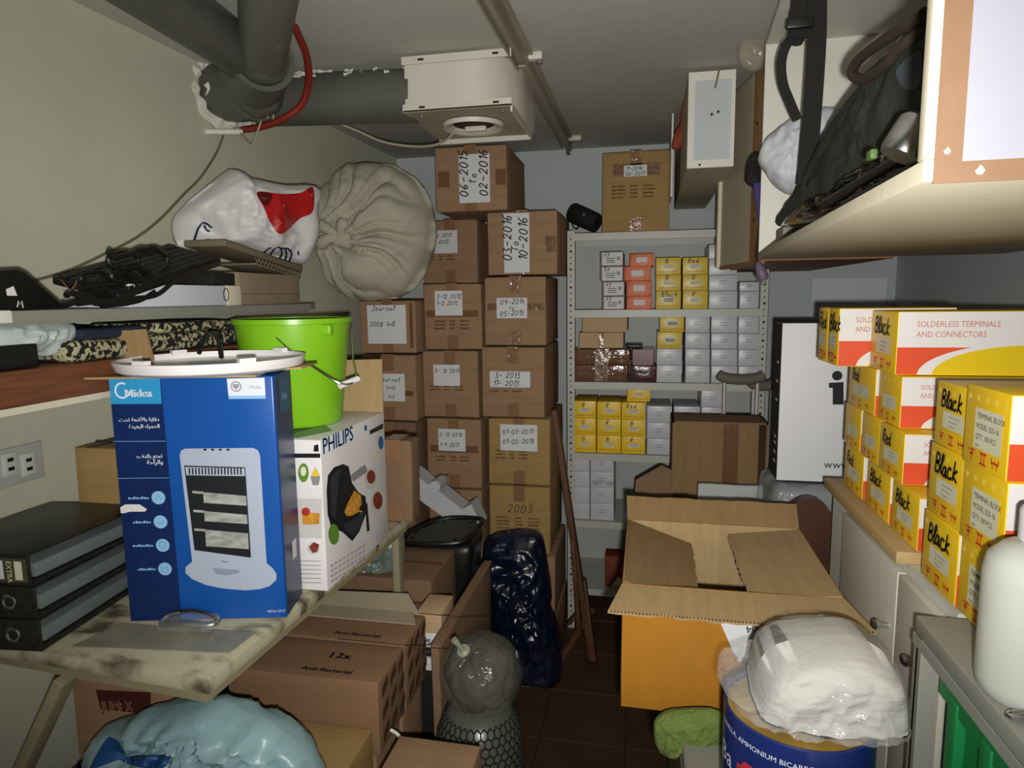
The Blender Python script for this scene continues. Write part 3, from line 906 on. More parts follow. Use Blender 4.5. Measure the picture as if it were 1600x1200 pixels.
def ar(s, zx, zy, sz, nm='arabic_lettering'):
    x, y = Z((zx, zy))[0]; tx = max(v.x for v in text_mesh(arabic(s))[0])
    sz = min(sz * w / tx, .019); text(arabic(s), ff, x, y, sz, M_WPR, hb, .0014, right=True, name=nm, bold=.0003)
ar('دفاية بالأشعة تحت', 226, 297, .244); ar('الحمراء البعيدة', 227, 325, .188)
ar('تمتع بالدفء', 232, 448, .16); ar('والراحة', 233, 474, .10)
for (q0, q1) in (((38, 381), (247, 380)), ((48, 533), (254, 531))):
    p = Z(q0, q1); MB().strip([(p[0][0], p[0][1], .0014), (p[1][0], p[1][1], .0014)], (0, 0, 1), .0008, ff).build('rule_line', M_PALE, hb, fix=False)
for k, (zx, zy) in enumerate([(207, 613), (210, 713), (214, 810), (218, 908)]):
    c = Z((zx, zy))[0]; r = w * .043
    ic = decal(disc(c[0], c[1], r), ff, M_PALE, hb, 'icon_disc', .0012)
    pts = [[(-.4, -.3), (0, .5), (.4, -.3)], [(-.5, .1), (-.2, -.25), (.2, -.25), (.5, .1)], [(-.4, .5), (.4, .5), (.4, 0), (0, -.55), (-.4, 0), (-.4, .5)], [(-.45, .5), (-.45, -.45), (.4, -.45), (.4, .4), (0, .1)]][k]
    MB().strip([(c[0] + q[0] * r, c[1] + q[1] * r, .0017) for q in pts], (0, 0, 1), .0012, ff).build('icon_line', M_CYAN, ic, fix=False)
    mbq = MB(); x = c[0] - r * 1.4
    for q in range(10):
        mbq.poly(rect(x - .004, c[1] - .002, x, c[1] + .001 + .001 * (q % 3)), ff, z=.0014); x -= .0052
        if q > 6 - k % 2: break
    tag(mbq.build('caption_print', M_PALE, hb, fix=False), kind='stuff')
decal(clip(Z((44, 676), (48, 652), (72, 640), (130, 640), (158, 660), (150, 670), (90, 670), (62, 677))), ff, M_WHITE, hb, 'torn_patch', .0016)
st = decal(clip(Z((508, 124), (660, 120), (661, 206), (512, 207))), ff, M_WPR, hb, 'sponsor_sticker', .001)
decal(clip(Z((512, 194), (661, 192), (661, 206), (512, 207))), ff, M_PALE, st, 'sticker_strip', .0014)
c = Z((544, 156))[0]
decal(disc(c[0], c[1], .0105, 24), ff, M_FAINT, st, 'crest_ring', .0014)
decal(disc(c[0], c[1], .0082, 24), ff, M_WPR, st, 'crest_field', .0017)
decal([(c[0] + q[0] * .006, c[1] + q[1] * .006) for q in ((-1, .8), (1, .8), (1, 0), (0, -1.1), (-1, 0))], ff, M_FAINT, st, 'crest_shield', .002)
x0, y0 = Z((598, 166))[0]; x1, _ = Z((650, 166))[0]
text('Midea', ff, x0, y0, (x1 - x0) / 2.6, M_FAINT, st, .0014)
body = Z((302, 440), (308, 420), (324, 411), (600, 408), (620, 418), (627, 440), (632, 885), (655, 905), (670, 930), (668, 955), (640, 980), (600, 993), (540, 998), (450, 990), (380, 975), (325, 950), (300, 925), (302, 900), (330, 878))
hp = decal(body, ff, M_HEAT, hb, 'heater_picture', .0012)
decal(Z((412, 905), (425, 930), (470, 936), (520, 925), (520, 912)), ff, mat('heater_shade_print', '8894AB', .4), hp, 'stand_neck_print', .0016)
decal(Z((318, 480), (565, 488), (570, 862), (342, 830)), ff, M_DK, hp, 'grille_print', .0016)
decal(Z((322, 486), (562, 492), (562, 524), (326, 520)), ff, M_HEAT, hp, 'vent_print', .0019)
mbq = MB()
for k in range(17):
    mbq.poly(Z((336 + k * 13, 490), (342 + k * 13, 490), (342 + k * 13, 518), (336 + k * 13, 517)), ff, z=.0022)
tag(mbq.build('vent_slots_print', M_DK, hp, fix=False), kind='stuff')
M_TUBEP = mat('tube_print', '9B9C98', .4, .3, 40, stretch=(1, 1, 3))
for (y, y2) in ((590, 640), (668, 716), (745, 820)):
    decal(Z((390, y), (563, y + 16), (563, y2 + 6), (390, y2 - 6)), ff, M_TUBEP, hp, 'heating_tube_print', .0019)
    decal(Z((346, y - 6), (392, y - 2), (392, y + 8), (346, y + 4)), ff, M_TUBEP, hp, 'tube_end_print', .0019)
for k in range(4):
    c = Z((406 + k * 31, 415))[0]; decal(disc(c[0], c[1], .0035, 10, .0022), ff, M_DK, hp, 'knob_print', .0019)
x0, y0 = Z((448, 882))[0]; text('Midea', ff, x0, y0, .006, M_DK, hp, .0019)
x0, y0 = Z((626, 1090))[0]; text('NS12-13CT', ff, x0, y0, .0075, M_WPR, hb, .0014)
fr_ = face(w, d, h, 'right')
decal(rect(.01, 0.0015, d - .002, h - .002), fr_, M_NAVY, hb, 'side_panel_print', .0005)
sp = decal(rect(.03, h * .84, d - .02, h * .98), fr_, mat('side_teal_print', '14507A', .35), hb, 'side_logo_panel', .0009)
text('Midea', fr_, .045, h * .89, .02, M_PALE, sp, .0013, sx=.7)
decal(rect(d * .5, h * .2, d * .75, h * .28), fr_, M_WPR, hb, 'barcode_patch', .001)
# flaps of the heater carton
MB().soft((w * 1.10, .055, .004), c=(-.035, -d / 2 - .012, h + .004), r=.001, n=2).build('flap', M_KRAFT, hb, True)
lf = AY(176, 580, a.y + .05)
Yl = a.y + .075
inv = tw(hb).inverted()
lp = [inv @ AY(x, y, Yl + dy) for x, y, dy in ((172, 518, 0), (228, 514, .02), (240, 560, .02), (236, 586, .02), (192, 590, 0))]
nl_ = Vector((0, .004, 0))
MB().add(lp + [p + nl_ for p in lp], [(4, 3, 2, 1, 0), (5, 6, 7, 8, 9)] + [(i, (i + 1) % 5, 5 + (i + 1) % 5, 5 + i) for i in range(5)]).build('flap', M_KRAFTD, hb)
MB().soft((.13, d, .004), c=(w / 2 + .02, 0, h + .002), r=.001, n=2, m=Matrix.Rotation(math.radians(-3), 4, 'Y')).build('flap', M_KRAFT, hb, True)
# round white lid on the carton
lz = TZ + h + .012
lc = AY(334, 566, a.y + .085)
lid = thing('round_plastic_lid', 'shallow round white plastic lid lying on the heater carton', 'lid', (lc.x, lc.y, lz), 0)
R = .5 * (AY(472, 566, lc.y).x - AY(196, 566, lc.y).x) * .89
MB().lathe([(0.001, 0), (R * .9, 0), (R * .97, .006), (R, .020), (R * 1.0, .024), (R * .965, .024), (R * .95, .012), (R * .88, .006), (0.001, .006)], 48).build('dish', M_WHITE, lid, True)
for an in (-100, -35, 70, 150):
    q = math.radians(an)
    MB().box((0, 0, .026), (.03, .014, .010), Matrix.Rotation(q, 4, 'Z') @ Matrix.Translation((R * .93, 0, 0)) @ Matrix.Rotation(PI / 2, 4, 'Z')).build('clip_tab', M_WHITE, lid)
pts = [AY(311, 552, lc.y + .06), AY(318, 532, lc.y + .05), AY(333, 521, lc.y + .03), AY(342, 534, lc.y), AY(346, 558, lc.y - .03)]
cbl = W(MB().tube(smoothpath(pts, 5), .0048, 8), 'power_plug_cable', M_BLACK, None, True, base=tuple(pts[-1])); tag(cbl, 'short black cable bent into an arch over the white lid', 'cable')

# ------------------------------------------------------------------ airfryer carton
a = AZ(512, 925, TZ); w2, d2 = .30, (AZ(598, 836, TZ).y - a.y)
h2 = AY(511, 689, a.y).z - TZ
pb = thing('airfryer_carton', 'white airfryer carton with food pictures standing behind the blue heater carton', 'box', (a.x - w2 / 2, a.y + d2 / 2, TZ + .001))
MB().soft((w2, d2, h2), c=(0, 0, h2 / 2), r=.0025, n=3).build('body', M_WHITE, pb, True)
fs_ = face(w2, d2, h2, 'right'); fw = tw(pb) @ fs_
Q = quad_map([(195, 1130), (425, 905), (418, 412), (190, 497)], d2, h2, 440, 500, 2.667)
M_PBLUE = mat('letter_blue_print', '1F5C9C', .4, .03); M_GRN = mat('leaf_green_print', '5E8A34', .5, .1); M_FRY = mat('fries_print', 'C98A2E', .6, .25, 80)
M_GREYP = mat('grey_print', '8A8A8C', .5, .05); M_MEAT = mat('meat_print', '7A3322', .6, .3, 90); M_PLATE = mat('plate_print', 'C9C5C2', .5, .03)
p = Q((196, 555), (318, 510)); text('PHILIPS', fs_, p[0][0], p[0][1], (p[1][0] - p[0][0]) / 3.45, M_PBLUE, pb, .0012, bold=.0012, rot=.0, sx=.98)
fry = decal(Q((212, 640), (235, 610), (268, 600), (288, 612), (298, 680), (320, 720), (345, 740), (348, 800), (320, 880), (292, 920), (258, 880), (215, 850), (205, 800), (205, 700)), fs_, M_DK, pb, 'airfryer_picture', .001)
decal(Q((290, 650), (345, 610), (352, 625), (352, 640), (302, 675)), fs_, M_GREYP, fry, 'lid_print', .0013)
decal(Q((266, 795), (280, 760), (305, 710), (328, 735), (330, 770), (300, 812), (275, 815)), fs_, M_FRY, fry, 'fries_print', .0014)
decal(Q((342, 770), (350, 765), (356, 880), (346, 885)), fs_, M_DK, fry, 'basket_handle_print', .0013)
decal(Q((222, 650), (240, 625), (262, 618), (250, 650), (240, 760), (232, 830), (216, 800)), fs_, mat('airfryer_sheen_print', '34363A', .4), fry, 'sheen_print', .0013)
decal(Q((262, 850), (300, 826), (338, 800), (330, 850), (296, 900), (270, 875)), fs_, mat('airfryer_sheen_print', '34363A'), fry, 'drawer_print', .0013)
mbq = MB(); rnd = random.Random(3)
for k in range(22):
    cx, cy, an = rnd.uniform(276, 322), rnd.uniform(735, 800), rnd.uniform(-1, 1)
    dx, dy = 9 * math.cos(an), 22 * math.sin(an)
    mbq.poly(Q((cx - dx, cy - dy), (cx - dx + 3, cy - dy + 6), (cx + dx + 3, cy + dy + 6), (cx + dx, cy + dy)), fs_, z=.0016 + k * .00002)
tag(mbq.build('fry_sticks_print', mat('fry_stick_print', 'D8A040', .6, .2, 60), fry, fix=False), kind='stuff')
for (cx, cy, rx, ry) in ((366, 670, 24, 44), (388, 768, 26, 58)):
    pl = decal(Q(*[(cx + rx * math.cos(t), cy + ry * math.sin(t)) for t in [i * PI / 10 for i in range(20)]]), fs_, M_PLATE, pb, 'plate_picture', .001)
    decal(Q(*[(cx + rx * .65 * math.cos(t), cy - 8 + ry * .62 * math.sin(t)) for t in [i * PI / 7 for i in range(14)]]), fs_, M_MEAT, pl, 'food_print', .0014)
bd = decal(Q(*[(224 + 20 * math.cos(t), 886 + 44 * math.sin(t)) for t in [i * PI / 10 for i in range(20)]]), fs_, M_GRN, pb, 'leaf_badge', .0015)
decal(Q((366, 478), (413, 455), (413, 475), (366, 494)), fs_, M_DK, pb, 'model_bar', .001)
decal(Q(*[(404 + 9 * math.cos(t), 530 + 26 * math.sin(t)) for t in [i * PI / 8 for i in range(16)]]), fs_, M_PBLUE, pb, 'quality_seal', .001)
decal(Q(*[(352 + 5 * math.cos(t), 466 + 12 * math.sin(t)) for t in [i * PI / 8 for i in range(16)]]), fs_, M_PBLUE, pb, 'shield_print', .001)
decal(Q((382, 525), (389, 560), (386, 582), (378, 582), (375, 560)), fs_, M_YLAB, pb, 'oil_drop_print', .001)
mbq = MB()
for r in range(4):
    for k in range(9):
        x = 208 + k * 15
        mbq.poly(Q((x, 1015 + r * 22 - k * 9.5), (x + 11, 1008 + r * 22 - k * 9.5), (x + 11, 1020 + r * 22 - k * 9.5), (x, 1027 + r * 22 - k * 9.5)), fs_, z=.001)
tag(mbq.build('feature_text_print', mat('pale_grey_print', 'B3ABAB', .5), pb, fix=False), kind='stuff')
for (x, y) in ((386, 905), (404, 885)):
    MB().strip([(q[0], q[1], .001) for q in Q((x, y + 50), (x, y), (x + 10, y - 5), (x + 10, y + 45))], (0, 0, 1), .0012, fs_).build('handling_mark', M_DK, pb, fix=False)
ffp = face(w2, d2, h2, 'front'); fw = tw(pb) @ ffp
Q = zoomer(440, 500, 2.667, fw)
decal(Q((20, 556), (162, 556), (162, 574), (20, 574)), ffp, M_DK, pb, 'model_bar', .001)
decal(Q((136, 522), (154, 518), (156, 548), (134, 548)), ffp, M_DK, pb, 'pictogram', .001)
decal(Q(*[(92 + 22 * math.cos(t), 636 + 40 * math.sin(t)) for t in [i * PI / 8 for i in range(16)]]), ffp, M_GRN, pb, 'leaf_badge', .001)
decal(Q(*[(92 + 12 * math.cos(t), 630 + 20 * math.sin(t)) for t in [i * PI / 8 for i in range(16)]]), ffp, M_YLAB, pb, 'badge_center', .0014)
decal(Q((142, 612), (162, 655), (155, 688), (130, 688), (122, 655)), ffp, M_GREYP, pb, 'oil_drop_print', .001)
decal(Q((142, 616), (158, 650), (126, 650)), ffp, M_YEL, pb, 'drop_tip_print', .0014)
pf = decal(Q((20, 742), (168, 744), (168, 910), (20, 905)), ffp, M_PLATE, pb, 'recipe_picture', .001)
decal(Q((85, 800), (160, 805), (158, 850), (90, 852)), ffp, M_FRY, pf, 'food_print', .0014)
decal(Q(*[(102 + 18 * math.cos(t), 798 + 18 * math.sin(t)) for t in [i * PI / 8 for i in range(16)]]), ffp, mat('tomato_print', 'A83A2A', .5), pf, 'tomato_print', .0017)
decal(Q(*[(134 + 26 * math.cos(t), 950 + 26 * math.sin(t)) for t in [i * PI / 8 for i in range(16)]]), ffp, M_PLATE, pb, 'plate_picture', .001)
decal(Q((115, 945), (135, 925), (158, 935), (150, 965), (130, 970)), ffp, M_MEAT, pb, 'food_print', .0014)
mbq = MB()
for r in range(6):
    mbq.poly(Q((30, 1000 + r * 18), (165, 1003 + r * 18), (165, 1006 + r * 18), (30, 1003 + r * 18)), ffp, z=.001)
tag(mbq.build('small_text_print', M_GREYP, pb, fix=False), kind='stuff')
ft = face(w2, d2, h2, 'top')
decal([(.06, .02), (.24, .015), (.28, .10), (.2, .2), (.05, .22)], ft, mat('top_green_print', '7C9A6A', .5, .1), pb, 'top_print', .0008)
decal([(.10, .05), (.2, .045), (.22, .12), (.12, .13)], ft, M_DK, pb, 'top_picture_print', .0012)
hs = AY(575, 562, a.y + d2).z - TZ - h2
MB().prism([(0, 0), (.22, 0), (.215, hs), (.01, hs * .96)], .004, frame((-w2 / 2 + .08, d2 / 2 - .002, h2), (1, 0, 0), (0, .12, 1))).build('flap', M_KRAFT, pb)

# ------------------------------------------------------------------ green bucket
bz = TZ + h2 + .003
Yk = a.y + .20
bc = AY(463, 600, Yk); Rb = .46 * (AY(553, 500, Yk).x - AY(374, 500, Yk).x)
zr = AY(463, 497, Yk).z
bh = zr - bz
bk = thing('green_bucket', 'lime green plastic bucket with wire handle on the airfryer carton', 'bucket', (bc.x, Yk, bz))
M_LIME = mat('lime_plastic', '7DB81E', 0.35, 0.05, 5, spec=0.5)
r0 = Rb * .77
MB().lathe([(.001, 0), (r0 * .96, 0), (r0, .006), (Rb * .96, bh * .95), (Rb, bh * .955), (Rb, bh), (Rb * .95, bh), (r0 * .95, .012), (.001, .010)], 48).build('bucket_body', M_LIME, bk, True)
for s in (-1, 1):
    MB().soft((.03, .02, .024), c=(s * Rb * math.cos(.5) * .97, -s * Rb * math.sin(.5) * .97, bh * .9), r=.004, n=1).build('handle_lug', M_LIME, bk, True)
hl = [Vector((-Rb * .82, -Rb * .45, bh * .9))]
hl = [AY(418, 514, Yk - Rb * .8), AY(455, 548, Yk - Rb * 1.05), AY(500, 580, Yk - Rb * 1.2), AY(535, 600, Yk - Rb * 1.15), AY(556, 592, Yk - Rb * .8), AY(552, 560, Yk - Rb * .2), AY(549, 514, Yk + .02)]
hw = MB().tube([p - Vector((bc.x, Yk, bz)) for p in smoothpath(hl, 6)], .0022, 6).build('wire_handle', M_SILVER, bk, True)
g0, g1 = AY(531, 603, Yk - Rb * 1.15), AY(559, 592, Yk - Rb * .8)
MB().tube([g0 - Vector((bc.x, Yk, bz)), g1 - Vector((bc.x, Yk, bz))], .0075, 10).build('handle_grip', M_WHITE, bk, True)

# ------------------------------------------------------------------ lever arch files
M_FILE = mat('file_marbled', '22211E', 0.4, 0.5, 60, spec=0.5)
M_PAGES = mat('file_inside', '6E7674', 0.6, 0.12, 25, stretch=(1, 1, 30))
def lever_file(name, label, px, zb, th, rz, L=.27, dep=.30, slip=False):
    p = AZ(px[0], px[1], TZ)
    t = thing(name, label, 'binder', (p.x, p.y, zb), rz, 'lever arch files on the table')
    # origin at the spine's right foot; the spine runs to the left, covers run back
    MB().soft((L, .004, th), c=(-L / 2, .002, th / 2), r=.0015, n=1).build('spine', M_FILE, t, True)
    for z in (.0015, th - .0015):
        mb = MB().soft((L, dep, .003), c=(-L / 2, dep / 2, z), r=.001, n=1)
        mb.build('cover', M_FILE, t, True)
    MB().soft((L - .02, dep - .03, th * .45), c=(-L / 2 - .006, dep / 2 + .012, th * .32), r=.002, n=1).build('paper_block', M_PAGES, t, True)
    fr = frame((-L, -.0003, 0), (1, 0, 0), (0, 0, 1))
    MB().lathe([(.0095, 0), (.0135, .0014), (.0150, .0003)], 20, fr @ Matrix.Translation((L - .055, th * .5, .0))).build('finger_ring', M_SILVER, t, True)
    MB().tube([(-.002, dep * .75, th + .001), (-.002, dep * .75 + .02, th + .001)], .004, 8).build('corner_stud', M_BLACK, t, True)
    if slip:
        lb = MB().box2((L - .105, .007, .0004), (L - .004, th - .007, .0014), fr).build('spine_label', mat('label_olive', '4B4A33', .5, .1), t)
        MB().box2((L - .100, .012, .0014), (L - .055, th - .012, .0018), fr).build('label_window', M_PAPER, lb)
        MB().box2((L - .030, .012, .0014), (L - .014, th - .012, .0018), fr).build('label_strip', M_YLAB, lb)
        text('EXTRA', fr, L - .047, th - .012, .016, M_YLAB, lb, .002, rot=-PI / 2, sx=.85)
    return t
lever_file('lever_arch_file', 'black lever arch file lowest of three on the table corner', (66, 1020), TZ + .002, .062, .10)
lever_file('lever_arch_file', 'black lever arch file in the middle of the stack of three', (64, 1020), TZ + .066, .062, .06)
lever_file('lever_arch_file', 'topmost black lever arch file with EXTRA on its spine label', (60, 1020), TZ + .130, .060, .02, L=.25, slip=True)

# ------------------------------------------------------------------ blister pack with a chrome clip on the table
p = [AZ(x, y, TZ) for x, y in ((112, 1012), (358, 1022), (400, 990), (190, 975))]
bl = thing('blister_card', 'clear blister card with a chrome part lying at the table front', 'blister pack', (p[0].x + .1, p[0].y + .03, TZ + .001))
mb = MB(); n = 4
mb.add([q + Vector((0, 0, .001)) for q in p] + [q + Vector((0, 0, .003)) for q in p], [(3, 2, 1, 0), (4, 5, 6, 7)] + [(i, (i + 1) % 4, 4 + (i + 1) % 4, 4 + i) for i in range(4)])
W(mb, 'backing_card', mat('blister_card', '8F8C78', .25, .2, 14, spec=.6), bl)
c = AZ(300, 985, TZ)
mm = Matrix.Translation(c + Vector((-.005, 0, .004))) @ Matrix.Rotation(.15, 4, 'Z')
W(MB().soft((.115, .05, .026), c=(0, 0, .013), r=.012, n=3, m=mm), 'clear_dome', film('blister_film', 'E8E8E4', .08, .08, .2, 20), bl, True)
W(MB().tube([mm @ Vector(q) for q in smoothpath([(-.052, -.010, .010), (-.046, .016, .020), (0, .022, .026), (.056, .006, .018), (.048, -.012, .014), (0, -.018, .018)], 5, True)], .005, 8, closed=True), 'chrome_loop', M_SILVER, bl, True)
W(MB().tube([mm @ Vector(q) for q in ((-.045, -.004, .012), (.03, -.012, .012))], .008, 10), 'chrome_bar', M_SILVER, bl, True)

# ------------------------------------------------------------------ far end of the table: jar and worn carton
q = AZ(612, 806, TZ)
jr = thing('coffee_jar', 'glass jar with a pale lid between airfryer carton and worn carton', 'jar', (q.x - .02, 1.72, TZ + .001))
jh = AY(606, 700, 1.72).z - TZ
MB().lathe([(.001, 0), (.036, 0), (.04, .006), (.04, jh * .78), (.033, jh * .84), (.03, jh * .86)], 20).build('glass_body', film('jar_glass', '4A4238', .55, .05, .2, 20), jr, True)
MB().lathe([(.001, .004), (.034, .004), (.034, jh * .6), (.001, jh * .62)], 16).build('contents', M_BLACKM, jr, True)
MB().lathe([(.037, jh * .84), (.037, jh), (.001, jh)], 20).build('lid', M_KRAFT, jr, True)
xl, xr, zb, zt = span(588, 690, 642, 790, 1.78)
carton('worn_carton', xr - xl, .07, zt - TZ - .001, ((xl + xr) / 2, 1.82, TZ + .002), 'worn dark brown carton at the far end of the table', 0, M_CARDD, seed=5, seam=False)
# carton and strap left of the heater carton
xl, xr, zb, zt = span(121, 700, 215, 800, 1.30)
t = carton('plain_carton', xr - xl, .12, zt - TZ - .004, ((xl + xr) / 2, 1.36, TZ + .002), 'plain brown carton behind the heater carton by the sockets', 0, M_CARD2, seed=9, tape=False)
pts = [AY(140, 698, 1.31), AY(160, 694, 1.3), AY(178, 690, 1.3), AY(196, 684, 1.3)]
o = W(MB().strip(smoothpath(pts, 4), (0, -.3, 1), .012, th=.003), 'black_strap', M_BLACK, None, base=tuple(pts[0])); tag(o, 'black strap lying on the carton behind the heater carton', 'strap')

# ------------------------------------------------------------------ sockets on the left wall
sx = lwx(1.2) + .002
q0, q1 = AX(0, 712, sx), AX(58, 745, sx)
sk = thing('wall_socket', 'white double wall socket plate on the left wall above the files', 'socket', (sx, (q0.y + q1.y) / 2, AX(30, 760, sx).z))
W(MB().soft((.008, .20, .085), c=(sx + .004, AX(20, 730, sx).y - .03, AX(20, 728, sx).z), r=.003, n=1), 'plate', mat('socket_plate', 'B4B7AE', .5, .03), sk, True)
for px_ in (9, 38):
    c = AX(px_, 725, sx)
    s2 = W(MB().soft((.006, .034, .05), c=(sx + .0105, c.y, c.z), r=.002, n=1), 'socket_insert', mat('socket_insert', 'C9CBC2', .5, .02), sk, True)
    for dz in (-.01, .01):
        W(MB().box2((sx + .013, c.y - .007, c.z + dz - .004), (sx + .0142, c.y + .007, c.z + dz + .004)), 'slot', M_INK, s2)
from mathutils.bvhtree import BVHTree
def bvh(mb):
    return BVHTree.FromPolygons([tuple(v) for v in mb.v], mb.f)
def draw_on(tree, px, lift=.0015, n=4, sm=True):
    """carry a drawn line onto a modelled surface"""
    pts = smoothpath([Vector((p[0], p[1], 0)) for p in px], n) if sm and len(px) > 2 else [Vector((p[0], p[1], 0)) for p in px]
    out, nr = [], []
    for p in pts:
        r = ray(p.x, p.y).normalized()
        hit, nn, _, _ = tree.ray_cast(CAM, r)
        if hit is not None:
            if nn.dot(r) > 0: nn = -nn
            out.append(hit + nn * lift); nr.append(tuple(nn))
    return out, nr
def stroke(tree, px, w, name, m, parent, **kw):
    p, n = draw_on(tree, px, **kw)
    return W(MB().strip(p, n, w), name, m, parent, fix=False) if len(p) > 1 else None
def patch(tree, px, name, m, parent, lift=.0015, rings=7):
    """a filled printed patch carried onto a modelled surface"""
    P = smoothpath([Vector((p[0], p[1], 0)) for p in px], 5, True); c = sum(P, Vector()) / len(P); N = len(P)
    vs, ok = [], True
    for i in range(rings):
        t = 1 - i / rings
        for p in P:
            q = c + (p - c) * t; r = ray(q.x, q.y).normalized()
            h, nn, _, _ = tree.ray_cast(CAM, r)
            vs.append(h - r * lift if h is not None else None)
    h, nn, _, _ = tree.ray_cast(CAM, ray(c.x, c.y).normalized()); vs.append(h - ray(c.x, c.y).normalized() * lift)
    fs = [(i * N + j, i * N + (j + 1) % N, (i + 1) * N + (j + 1) % N, (i + 1) * N + j) for i in range(rings - 1) for j in range(N)] + [((rings - 1) * N + j, (rings - 1) * N + (j + 1) % N, rings * N) for j in range(N)]
    keep = [f for f in fs if all(vs[k] is not None for k in f)]
    vs = [v if v is not None else Vector((0, 0, 0)) for v in vs]
    mb = MB().add(vs, keep)
    used = sorted({k for f in keep for k in f}); mp = {k: i for i, k in enumerate(used)}
    mb.v = [mb.v[k] for k in used]; mb.f = [[mp[k] for k in f] for f in keep]
    return W(mb, name, m, parent, True, fix=False)

# ------------------------------------------------------------------ grey shelf on the left wall
ZS1, ZS0 = AX(60, 485, LX).z, AX(60, 502, LX).z
us = thing('wall_shelf', 'grey metal shelf board on the left wall above the wooden ledge', 'shelf', (-1.2, 1.3, ZS0))
M_SHG = mat('shelf_grey', '84847A', .5, .06, 6, spec=.4)
W(MB().prism([(lwx(.3) + .004, .3), (LX, .3), (LX, 1.95), (LX - .02, 2.02), (lwx(2.02) + .004, 2.02)], ZS1 - ZS0, z0=ZS0), 'board', M_SHG, us)
W(MB().box2((LX - .02, .3, ZS0 - .006), (LX - .004, 1.95, ZS0)), 'lip', M_SHG, us)
W(MB().soft((.02, .05, .022), c=(LX - .005, AX(0, 495, LX).y - .006, (ZS0 + ZS1) / 2), r=.003, n=1), 'end_cap', M_WHITEP, us, True)
for y in (.8, 1.7):
    W(MB().prism([(0, 0), (-.2, 0), (-.2, -.05), (-.19, -.055)], .006, frame((LX - .06, y, ZS0), (1, 0, 0), (0, 0, 1))), 'bracket', M_SHG, us)
SZ = ZS1 + .001
def slab_between(P, Q, wx, th, m, r=.004):
    """box from P to Q along its length, wx wide towards the wall, th thick"""
    d = (Q - P); L = d.length; d.normalize()
    fm = frame(P, d, Vector((-1, 0, 0)))
    return MB().soft((L, wx, th), c=(L / 2, wx / 2, -th / 2), r=r, n=2, m=fm), fm, L
# black triangular stand
pts = [AX(x, y, -1.10) for x, y in ((-30, 424), (26, 421), (40, 427), (104, 487), (-30, 487))]
pts = [(p.y, max(p.z, SZ)) for p in pts]
ts = thing('black_stand', 'black wedge shaped plastic stand at the near end of the grey shelf', 'stand', (-1.16, 1.02, SZ))
W(MB().prism(pts, .10, frame((-1.10, 0, 0), (0, 1, 0), (0, 0, 1)), z0=-.10), 'wedge', M_BLACK, ts)
q = [AX(x, y, -1.10) for x, y in ((8, 452), (20, 447), (26, 462), (10, 462))]
W(MB().add([p + Vector((.0015, 0, 0)) for p in q], [(0, 1, 2, 3)]), 'white_chip', M_WHITE, ts)
mb = MB()
pth = [AX(x, y, -1.0985) for x, y in ((27, 480), (29, 470), (31, 476), (34, 470), (36, 481))]
W(mb.strip(pth, (1, 0, 0), .0025), 'letter_mark', M_PAPER, ts)
# white device box, brown carton and trays
p0, p1 = AX(204, 484, -1.05), AX(375, 446, -1.05)
wb = thing('white_device_box', 'flat white box with an oval mark on the grey shelf', 'box', (-1.13, (p0.y + p1.y) / 2, SZ))
wz = AX(375, 447, -1.05).z - SZ
MB().soft((.16, p1.y - p0.y, wz), c=(0, 0, wz / 2), r=.003, n=1).build('body', mat('device_white', 'C4C6D0', .4, .03), wb, True)
MB().soft((.162, .062, wz + .002), c=(.001, (p1.y - p0.y) / 2 - .03, wz / 2), r=.003, n=1).build('end_panel', M_CREAM, wb, True)
c = AX(352, 461, -1.05)
fr = frame((.0825, c.y - wb.location.y, wz * .55), (0, 1, 0), (0, 0, 1))
MB().tube([fr @ Vector((p[0], p[1], .0)) for p in disc(0, 0, .010, 20, .016)], .0012, 5, closed=True).build('oval_mark', M_INK, wb)
p0, p1 = AX(376, 490, -1.06), AX(467, 430, -1.06)
bc_h = p1.z - SZ
bxc = carton('flat_brown_carton', .22, p1.y - p0.y, bc_h, (-1.17, (p0.y + p1.y) / 2, SZ), 'flat grey-brown carton behind the white box on the grey shelf', 0, mat('greyed_card', '847660', .8, .08), seed=3, tape=False, seam=False)
MB().box2((.1125, -(p1.y - p0.y) / 2 + .01, bc_h * .33), (.1135, (p1.y - p0.y) / 2 - .01, bc_h * .345)).build('lid_line', M_PRINT, bxc)
top = SZ + bc_h + .006
M_TRAY = mat('tray_taupe', '6C6450', .5, .1, 9)
Pa, Pb = AX(352, 384, -1.06), AX(474, 421, -1.06)
Pa.z = top + .075; Pb.z = top + .022
mb, fm, L = slab_between(Pa, Pb, .12, .018, M_TRAY)
tr = thing('metal_tray', 'taupe metal tray leaning on the flat carton below the white bag', 'tray', (-1.14, (Pa.y + Pb.y) / 2, top))
W(mb, 'panel', M_TRAY, tr, True)
mb = MB()
for k in range(14):
    a = L * (.34 + k * .045); b = a + L * .03
    mb.tube([fm @ Vector((a, 0, -.022)), fm @ Vector((b, 0, -.034))], .0018, 5); mb.tube([fm @ Vector((b, 0, -.034)), fm @ Vector((a + L * .045, 0, -.022))], .0018, 5)
tag(W(mb, 'lattice_edge', M_TRAY, tr), kind='stuff')
W(MB().soft((L * .62, .12, .006), c=(L * .66, .06, -.038), r=.002, n=1, m=fm), 'lower_rail', M_TRAY, tr, True)
# dark packet between box and tray
p = AX(345, 432, -1.08)
o = MB().soft((.12, .11, .032), c=(0, 0, .016), r=.004, n=1).build('dark_packet', M_BLACKM, None, True, loc=(-1.13, p.y + .01, SZ + wz + .002)); tag(o, 'small dark packet on the white box under the keyboard end', 'packet')
